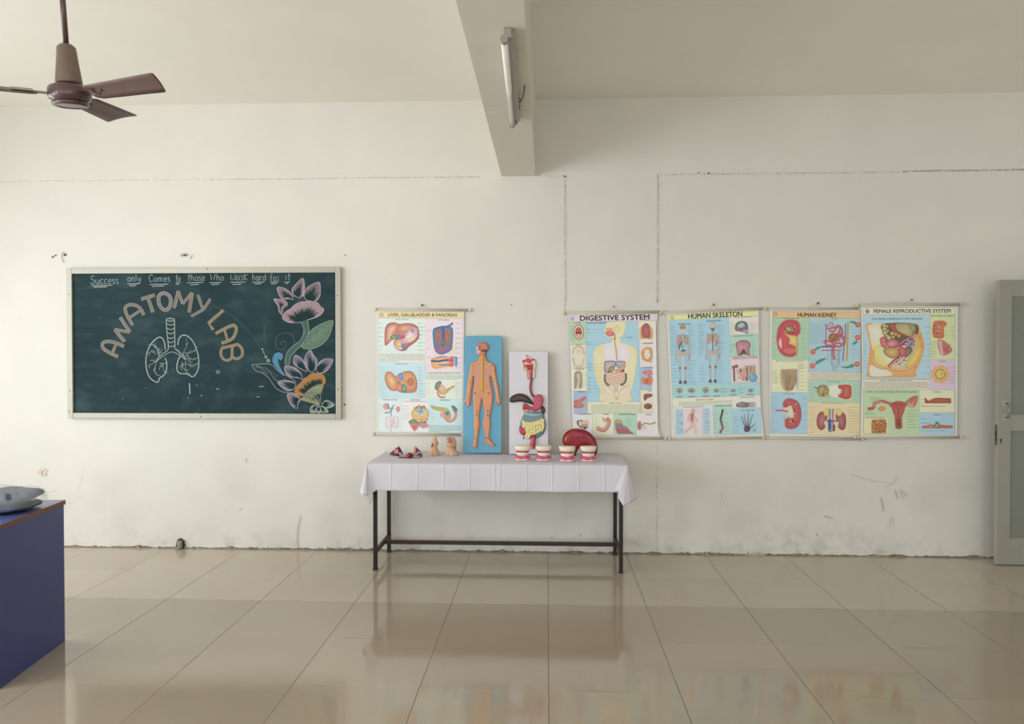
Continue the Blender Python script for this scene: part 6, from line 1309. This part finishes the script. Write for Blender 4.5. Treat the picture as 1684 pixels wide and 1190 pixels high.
V, Fq, C = rl.mesh(lambda x, y, h: MK(x, y, h+.029)+kd*((y-160)/690), 0, lambda x, y, h: lin('a83a50')); build('calyx_relief', V, Fq, M_GLOSS, km, smooth=True, cols=C)

# ================================================================== TEETH MODELS
M_IV = mat('ivory_plaster', 'ece4cc', .4, noise=.04, nscale=60); M_GUM = mat('pink_gum', 'd25c78', .28); M_GUM2 = mat('crimson_gum', 'c04a66', .28); M_TOOTH = mat('tooth_enamel', 'f2ece4', .22); M_PB = mat('pale_pink_plaster', 'f0cfcf', .4)
def dshape(mb, levels, n=48):
    """stack of D-shaped outlines: (z, rx, ry, notch depth); flat side towards the wall"""
    V = []; Fq = []
    for z, rx, ry, nt in levels:
        for k in range(n):
            a = 2*math.pi*k/n; c, s_ = math.cos(a), math.sin(a)
            e = .8; x = rx*math.copysign(abs(c)**e, c); y = -ry*math.copysign(abs(s_)**e, s_) if s_ > 0 else ry*.62*abs(s_)**.5
            if s_ > 0: d = math.exp(-((c)/.16)**2); y += nt*d; x *= 1
            V.append((x, y, z + (0 if s_ <= 0 else 0)))
    m_ = len(levels)
    for i in range(m_-1):
        for k in range(n): Fq.append((i*n+k, i*n+(k+1) % n, (i+1)*n+(k+1) % n, (i+1)*n+k))
    Fq.append(tuple(range(n-1, -1, -1))); Fq.append(tuple((m_-1)*n+k for k in range(n)))
    return mb.add(V, Fq)
tm = thing('teeth_model', (0, 0, 0), 'teeth', 'teeth model', 'open-jaw teeth models on the table')
def part0(mb, nm, m, par=tm, **k): return build(nm, mb.V, mb.F, m, par, **k)
# built at its own origin, width .108, height .104
part0(dshape(MB(), [(0, .046, .038, .006), (.004, .053, .044, .008), (.016, .054, .045, .009), (.020, .052, .043, .008)]), 'lower_base', M_PB, smooth=True)
lg = part0(dshape(MB(), [(.013, .050, .043, .006), (.017, .0555, .049, .010), (.026, .055, .049, .009), (.033, .050, .043, .005), (.037, .042, .036, .002), (.039, .036, .03, .0)]), 'lower_gum', M_GUM, smooth=True)
ug = part0(dshape(MB(), [(.055, .036, .03, .0), (.057, .042, .036, .002), (.063, .046, .041, .004), (.070, .050, .045, .005), (.076, .050, .044, .002), (.078, .046, .04, 0)]), 'upper_gum', M_GUM2, smooth=True)
part0(dshape(MB(), [(.071, .047, .042, .0), (.074, .0525, .047, -.003), (.084, .056, .051, -.004), (.100, .0595, .052, .001), (.105, .058, .050, .002), (.107, .051, .044, 0)]), 'upper_base', M_IV, smooth=True)
for row, (zt, zb, par, rr) in enumerate(((.0600, .042, ug, 1.02), (.0450, .035, lg, .94))):
    for k in range(10):
        a = math.radians(-78+156*(k+.5)/10); x = .0405*rr*math.sin(a)*1.02; y = -.0385*rr*math.cos(a)
        t = MB(); nn = 8; V = []; wd = .0052 if abs(k-4.5) > 1 else .0058
        for z, sc_ in ((zt, .8), ((zt+zb)/2, 1.05), (zb+.002, .95), (zb, .7)):
            for q_ in range(nn):
                th = 2*math.pi*q_/nn; dx, dy = wd*sc_*math.cos(th), .0045*sc_*math.sin(th); V.append((x+dx*math.cos(a)-dy*math.sin(a)*-1, y+dy*math.cos(a)+dx*math.sin(a), z))
        Fq = [(i*nn+q_, (i+1)*nn+q_, (i+1)*nn+(q_+1) % nn, i*nn+(q_+1) % nn) for i in range(3) for q_ in range(nn)]+[tuple(range(nn)), tuple(3*nn+q_ for q_ in range(nn))[::-1]]
        build('tooth', V, Fq, M_TOOTH, par, smooth=True)
part0(MB().tube([(-.03, .026, .02), (-.032, .036, .05), (-.03, .026, .085)], .003, 8).tube([(.03, .026, .02), (.032, .036, .05), (.03, .026, .085)], .003, 8), 'hinge', mat('hinge_wire', '9a948c', .3, .8), smooth=True)
def copy_tree(o, parent=None):
    c = o.copy(); COL.objects.link(c); c.parent = parent; ORG[c.name] = ORG[o.name]
    for ch in [q for q in kids[o.name]]: copy_tree(ch, c)
    return c
kids = {o.name: list(o.children) for o in bpy.data.objects}
tl_ = [(859.2, 758.0, -3, 'leftmost teeth model, cream top and pink gums, in front of the white relief board'), (893.8, 758.3, 2, 'second teeth model from the left, overlapping the white relief board corner'),
       (932.8, 759.5, -4, 'third teeth model from the left, under the left end of the red organ model'), (967.8, 759.5, 3, 'rightmost teeth model, in front of the right end of the red organ model')]
roots = [tm]+[copy_tree(tm) for _ in range(3)]
for r_, (px, py, rz, lb) in zip(roots, tl_):
    p = onZ(px, py, TZ); r_.location = (p.x, p.y+.042, TZ+.0015); r_.rotation_euler = (0, 0, math.radians(rz)); r_['label'] = lb

# ================================================================== FLESH COLOURED MODELS (view (695,705) at 23.8)
M_FLESH = mat('flesh_plastic', 'd0a88a', .38, noise=.05, nscale=30); M_HOLE = mat('dark_opening', '6a3a20', .6); M_FL2 = mat('pink_flesh_detail', 'b98474', .35, noise=.2, nscale=90); M_OR = mat('orange_flesh_band', 'd6a270', .35)
FYY = -.165
def MF(x, y): return onY(695+x/23.8, 705+y/23.8, FYY)
def stack(rows, name, m, par, depth=.8, groove=None, n=36):
    V = []; Fq = []; dz = MF(0, rows[-1][0]).z-(TZ+.001)
    rows = sorted(spline(rows, False, 3))
    for i, (y, xl, xr) in enumerate(rows):
        a, b = MF(xl, y), MF(xr, y); cx = (a.x+b.x)/2; rx = (b.x-a.x)/2; z = a.z-dz*(y-rows[0][0])/(rows[-1][0]-rows[0][0])
        for k in range(n):
            t = 2*math.pi*k/n; f = 1.0
            if groove: 
                gx, gd, gy = groove; u = (math.cos(t)*rx+cx); f -= gd*math.exp(-((u-MF(gx, y).x)/.006)**2)*(math.sin(t) > 0)*max(0, min(1, (y-gy)/80))
            V.append((cx+rx*math.cos(t), FYY-rx*depth*math.sin(t)*f if math.sin(t) > 0 else FYY-rx*depth*.9*math.sin(t), z))
    L_ = len(rows)
    for i in range(L_-1):
        for k in range(n): Fq.append((i*n+k, (i+1)*n+k, (i+1)*n+(k+1) % n, i*n+(k+1) % n))
    Fq.append(tuple(range(n))); Fq.append(tuple((L_-1)*n+k for k in range(n))[::-1])
    return build(name, V, Fq, m, par, smooth=True)
f1 = thing('flesh_organ_model', (MF(450, 950).x, FYY, TZ), 'pointed flesh-coloured organ model with two small dark holes, left of its rounded twin', 'anatomy model', 'flesh-coloured models on the table')
stack([(250, 480, 512), (300, 442, 532), (350, 395, 548), (400, 362, 560), (460, 340, 590), (520, 330, 606), (580, 325, 604), (650, 312, 580), (720, 290, 592), (800, 262, 622), (870, 238, 672), (920, 222, 700), (955, 222, 706)], 'organ_body', M_FLESH, f1, .75, groove=(420, .35, 780))
for x, y, rx, ry in ((410, 556, .0055, .006), (398, 640, .007, .009)):
    p = MF(x, y); MB().ball((p.x, FYY-.030-(.002 if y > 600 else 0), p.z-.001), rx, .004, ry, 10).obj('opening', M_HOLE, f1, smooth=True)
p = MF(590, 570); MB().ball((p.x, FYY-.006, p.z), .006, .014, .012, 10).obj('side_lobe', M_FL2, f1, smooth=True)
f2 = thing('flesh_organ_model', (MF(1150, 950).x, FYY, TZ), 'rounded flesh-coloured organ model with a knobbly top and orange band, beside the blue board', 'anatomy model', 'flesh-coloured models on the table')
stack([(300, 1040, 1200), (340, 985, 1255), (400, 972, 1295), (480, 978, 1318), (560, 985, 1322), (640, 975, 1312), (700, 960, 1270), (760, 930, 1300), (830, 900, 1380), (890, 880, 1425), (955, 885, 1420)], 'organ_body', M_FLESH, f2, .7, groove=(1075, .35, 740))
for x, y, rx, rz, dd in ((1010, 370, .012, .010, .022), (1080, 420, .013, .010, .032), (1030, 480, .012, .009, .030), (1120, 500, .013, .009, .036), (1060, 345, .010, .008, .020)):
    p = MF(x, y); MB().ball((p.x, FYY-dd, p.z), rx, .010, rz, 10).obj('lobe', M_FL2, f2, smooth=True)
a = [MF(x, y) for x, y in ((955, 640), (1000, 655), (1080, 668), (1170, 655), (1215, 630))]
MB().tube(spline([(p.x, FYY-.018-.026*math.sin(math.pi*(i+.5)/5), p.z) for i, p in enumerate(a)], False, 5), [.008]*21, 12).obj('orange_band', M_OR, f2, smooth=True)
p = MF(1300, 740); MB().ball((p.x-.003, FYY-.010, p.z), .006, .010, .006, 8).obj('opening', M_HOLE, f2, smooth=True)

# ================================================================== SMALL DARK RED MODELS (view (635,700) at 18.31)
def VS(Yp): return lambda x, y, h: onY(635+x/18.31, 700+y/18.31, Yp)+Vector((0, -h, 0))
M_MAR = inkmat('maroon_resin', 0.25, spec=.55)
M_LILAC = mat('lilac_grey_resin', 'a8949c', .3, noise=.25, nscale=40); M_MAR2 = mat('maroon_solid', '6a1f2a', .28); M_RED = mat('deep_red_resin', '7c1424', .2); M_TAN = mat('tan_resin', 'c89a72', .35, noise=.1, nscale=40)
ya = -.20; S1 = VS(ya)
o_ = S1(330, 855, 0); dz = o_.z-TZ-.001
m1 = thing('winged_organ_model', (o_.x, ya, TZ), 'dark red winged organ model with pink oval centre at the left table end', 'anatomy model')
S1d = lambda x, y, h: S1(x, y, h)-Vector((0, 0, dz*(y-600)/255))
rA = Relief([(112, 818), (200, 735), (290, 665), (350, 625), (385, 622), (430, 670), (470, 740), (505, 835), (440, 850), (330, 858), (200, 838)], .022, 60, 26, smooth=3)
V, Fq, C = rA.mesh(S1d, 0, lambda x, y, h: lin('6e1a28') if x < 400 else lin('5a2a2c')); build('wing_front', V, Fq, M_MAR, m1, smooth=True, cols=C)
V, Fq, C = rA.mesh(lambda x, y, h: S1d(x, y, 0)+Vector((0, h*.8+.0003, 0)), 0, lambda x, y, h: lin('6e1a28')); build('wing_back', V, Fq, M_MAR, m1, smooth=True, cols=C)
for x, w_ in ((302, 28), (358, 28)):
    p = S1d(x, 740, .022); MB().ball(p, w_/18.31/230*1.15, .006, .020, 12).obj('pink_lip', mat('pink_resin', 'd89a9c', .3) if 'pink_resin' not in bpy.data.materials else bpy.data.materials['pink_resin'], m1, smooth=True)
MB().tube([S1d(352, 650, .008), S1d(362, 600, .006), S1d(378, 575, .004)], [.006, .0045, .003], 8).obj('stalk', mat('cream_stalk', 'e0c4b4', .35), m1, smooth=True)
yb_ = -.33; S2 = VS(yb_)
p = S2(715, 925, 0); pz = TZ+.0205
m2 = thing('ball_organ_model', (p.x, yb_, TZ), 'dark red ball-shaped organ model with a curved lilac tube, between the winged and tan pieces', 'anatomy model')
MB().ball((p.x, yb_, pz), .0215, .0215, .0205, 18).obj('ball', M_RED, m2, smooth=True)
tz = lambda x, y: Vector((S2(x, y, 0).x, yb_+.02, max(TZ+.009, S2(x, y, 0).z)))
MB().tube(spline([tz(640, 860), tz(590, 890), tz(520, 900), tz(450, 885), tz(400, 850), tz(420, 820)], False, 6), .0085, 12).obj('curved_tube', M_LILAC, m2, smooth=True)
MB().tube(spline([Vector((S2(x, y, 0).x, yb_+.006, TZ+.0045)) for x, y in ((650, 930), (560, 930), (470, 915), (400, 880), (370, 850))], False, 5), .004, 8).obj('dark_edge', M_MAR2, m2, smooth=True)
yc_ = -.30; S3 = VS(yc_)
p3 = S3(930, 960, 0)
m3 = thing('tan_organ_model', (p3.x, yc_, TZ), 'tan upright organ piece with maroon fin and curled lilac base, beside the ball', 'anatomy model')
c_ = [S3(x, y, 0) for x, y in ((862, 885), (858, 800), (862, 720), (876, 650), (885, 615))]
MB().tube(spline(c_, False, 5), [.0125, .0128, .013, .0132, .0134, .0134, .0134, .0134, .0132, .013, .0128, .0122, .0118, .011, .010, .0095, .0088, .0075, .006, .004, .002][:21], 16).obj('tan_lobe', M_TAN, m3, smooth=True)
rB = Relief([(905, 640), (950, 690), (1040, 768), (1000, 800), (930, 815), (880, 800), (890, 720)], .012, 30, 20, smooth=3)
V, Fq, C = rB.mesh(S3, .0, lambda x, y, h: lin('6a2428')); build('maroon_fin', V, Fq, M_MAR, m3, smooth=True, cols=C)
V, Fq, C = rB.mesh(lambda x, y, h: S3(x, y, 0)+Vector((0, h+.0003, 0)), 0, lambda x, y, h: lin('6a2428')); build('maroon_fin', V, Fq, M_MAR, m3, smooth=True, cols=C)
tq = lambda x, y, d=0: Vector((S3(x, y, 0).x, yc_-d, max(TZ+.0105, S3(x, y, 0).z)))
MB().tube(spline([tq(820, 880), tq(870, 870, .01), tq(930, 850, .015), tq(990, 800, .012), tq(1050, 820, .008), tq(1065, 890, .004), tq(1035, 945, .01), tq(960, 950, .02), tq(860, 935, .02), tq(815, 910, .01)], False, 6), .0095, 12).obj('curled_base', M_LILAC, m3, smooth=True)
MB().tube(spline([tq(930, 900, .022), tq(990, 850, .024), tq(1050, 850, .02), tq(1060, 915, .016)], False, 6), .0055, 10).obj('maroon_edge', M_MAR2, m3, smooth=True)

# ================================================================== BLUE DESK WITH A WRAPPED BUNDLE
DZ_ = .76
c0 = onZ(108, 822, DZ_); c1 = onZ(30, 852, DZ_)
dv = (c1-c0).normalized(); du = Vector((dv.y, -dv.x, 0))      # dv: towards the viewer, du: to the left
if du.x > 0: du = -du
DW, DD = 1.25, .62
dk = thing('desk', tuple(c0.lerp(c0+du*DW+dv*DD, .5))[:2]+(0,), 'dark blue desk with a brown-edged top at the lower left edge', 'desk')
def dbox(u0, u1, v0, v1, z0, z1):
    V = [c0*1.0+du*u+dv*v for u, v in ((u0, v0), (u1, v0), (u1, v1), (u0, v1))]
    P = [Vector((p.x, p.y, z)) for z in (z0, z1) for p in V]
    return MB().add(P, [(0, 1, 2, 3), (7, 6, 5, 4), (0, 4, 5, 1), (1, 5, 6, 2), (2, 6, 7, 3), (3, 7, 4, 0)])
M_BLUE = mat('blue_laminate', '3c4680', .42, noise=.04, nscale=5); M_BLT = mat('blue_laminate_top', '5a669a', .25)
M_EDGE = mat('brown_edge_band', '6b3f2e', .4, noise=.15, nscale=30)
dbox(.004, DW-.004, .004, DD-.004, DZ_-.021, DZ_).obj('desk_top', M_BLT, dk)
dbox(0, .004, 0, DD, DZ_-.022, DZ_+.0006).obj('edge_band', M_EDGE, dk, bevel=.001)
dbox(.004, DW, 0, .004, DZ_-.022, DZ_+.0006).obj('edge_band', M_EDGE, dk, bevel=.001)
dbox(.004, DW, DD-.004, DD, DZ_-.022, DZ_+.0006).obj('edge_band', M_EDGE, dk, bevel=.001)
dbox(DW-.004, DW, 0, DD, DZ_-.022, DZ_+.0006).obj('edge_band', M_EDGE, dk, bevel=.001)
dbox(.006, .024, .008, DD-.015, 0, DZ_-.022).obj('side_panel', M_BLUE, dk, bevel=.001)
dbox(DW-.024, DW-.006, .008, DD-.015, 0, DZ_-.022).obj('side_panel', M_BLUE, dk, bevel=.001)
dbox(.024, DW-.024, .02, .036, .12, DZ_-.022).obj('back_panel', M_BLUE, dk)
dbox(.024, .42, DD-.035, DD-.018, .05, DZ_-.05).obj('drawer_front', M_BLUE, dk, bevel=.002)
# bundle: folded dark blue cloth inside a clear plastic bag
tipx = onZ(78, 812, DZ_+.06)
pc = c0 + du*.255 + dv*.25
bun = thing('cloth_bundle', (pc.x, pc.y, DZ_), 'folded dark blue cloth packed in a clear plastic bag lying on the blue desk', 'bag')
def pillow(a, b, h, z0, n=40, wr=.0, seed=0, e=.55):
    V = []; Fq = []; m_ = 16; rr = random.Random(seed); ph = [rr.uniform(0, 6) for _ in range(6)]
    for j in range(m_+1):
        lat = -math.pi/2+math.pi*j/m_; cl = abs(math.cos(lat))**.75; sl = math.sin(lat)
        for k in range(n):
            t = 2*math.pi*k/n; c, s_ = math.cos(t), math.sin(t)
            x = a*math.copysign(abs(c)**e, c)*cl; y = b*math.copysign(abs(s_)**e, s_)*cl
            z = z0+h/2+h/2*math.copysign(abs(sl)**.8, sl)
            wv = wr*(math.sin(x*38+ph[0]+y*15)+math.sin(y*52+ph[1]-x*20)*.7+math.sin(x*90+y*70+ph[2])*.4)
            p = Vector((pc.x, pc.y, 0))+du*x+dv*y; V.append((p.x, p.y, max(DZ_+.0008, z+wv*(sl > -.5))))
    for j in range(m_):
        for k in range(n): Fq.append((j*n+k, j*n+(k+1) % n, (j+1)*n+(k+1) % n, (j+1)*n+k))
    return V, Fq
M_DCL = mat('dark_blue_cloth', '3e4c66', .7, noise=.35, nscale=18, bump=.8, bscale=40)
V, Fq = pillow(.225, .16, .045, DZ_+.001, wr=.002, seed=1); build('folded_cloth', V, Fq, M_DCL, bun, smooth=True)
V, Fq = pillow(.235, .165, .055, DZ_+.045, wr=.004, seed=2); build('folded_cloth', V, Fq, M_DCL, bun, smooth=True)
mp_ = bpy.data.materials.new('clear_plastic'); mp_.use_nodes = True; nt = mp_.node_tree
pb = nt.nodes['Principled BSDF']; pb.inputs['Base Color'].default_value = (.9, .93, .96, 1); pb.inputs['Roughness'].default_value = .12
tr = nt.nodes.new('ShaderNodeBsdfTransparent'); ms = nt.nodes.new('ShaderNodeMixShader'); ms.inputs[0].default_value = .22
nt.links.new(tr.outputs[0], ms.inputs[1]); nt.links.new(pb.outputs[0], ms.inputs[2]); nt.links.new(ms.outputs[0], nt.nodes['Material Output'].inputs[0])
V, Fq = pillow(.262, .18, .112, DZ_+.0005, n=56, wr=.005, seed=5, e=.7); build('plastic_bag', V, Fq, mp_, bun, smooth=True)
V = []; 
for k in range(9):
    t = k/8
    for r_ in (0, 1): V.append(Vector((pc.x, pc.y, 0))-du*(.235+.05*r_)+dv*(-.10+.2*t)+Vector((0, 0, DZ_+.065+.008*math.sin(t*11)*r_+.012*r_)))
build('bag_seam', V, [(2*i, 2*i+1, 2*i+3, 2*i+2) for i in range(8)], mp_, bun, smooth=True)
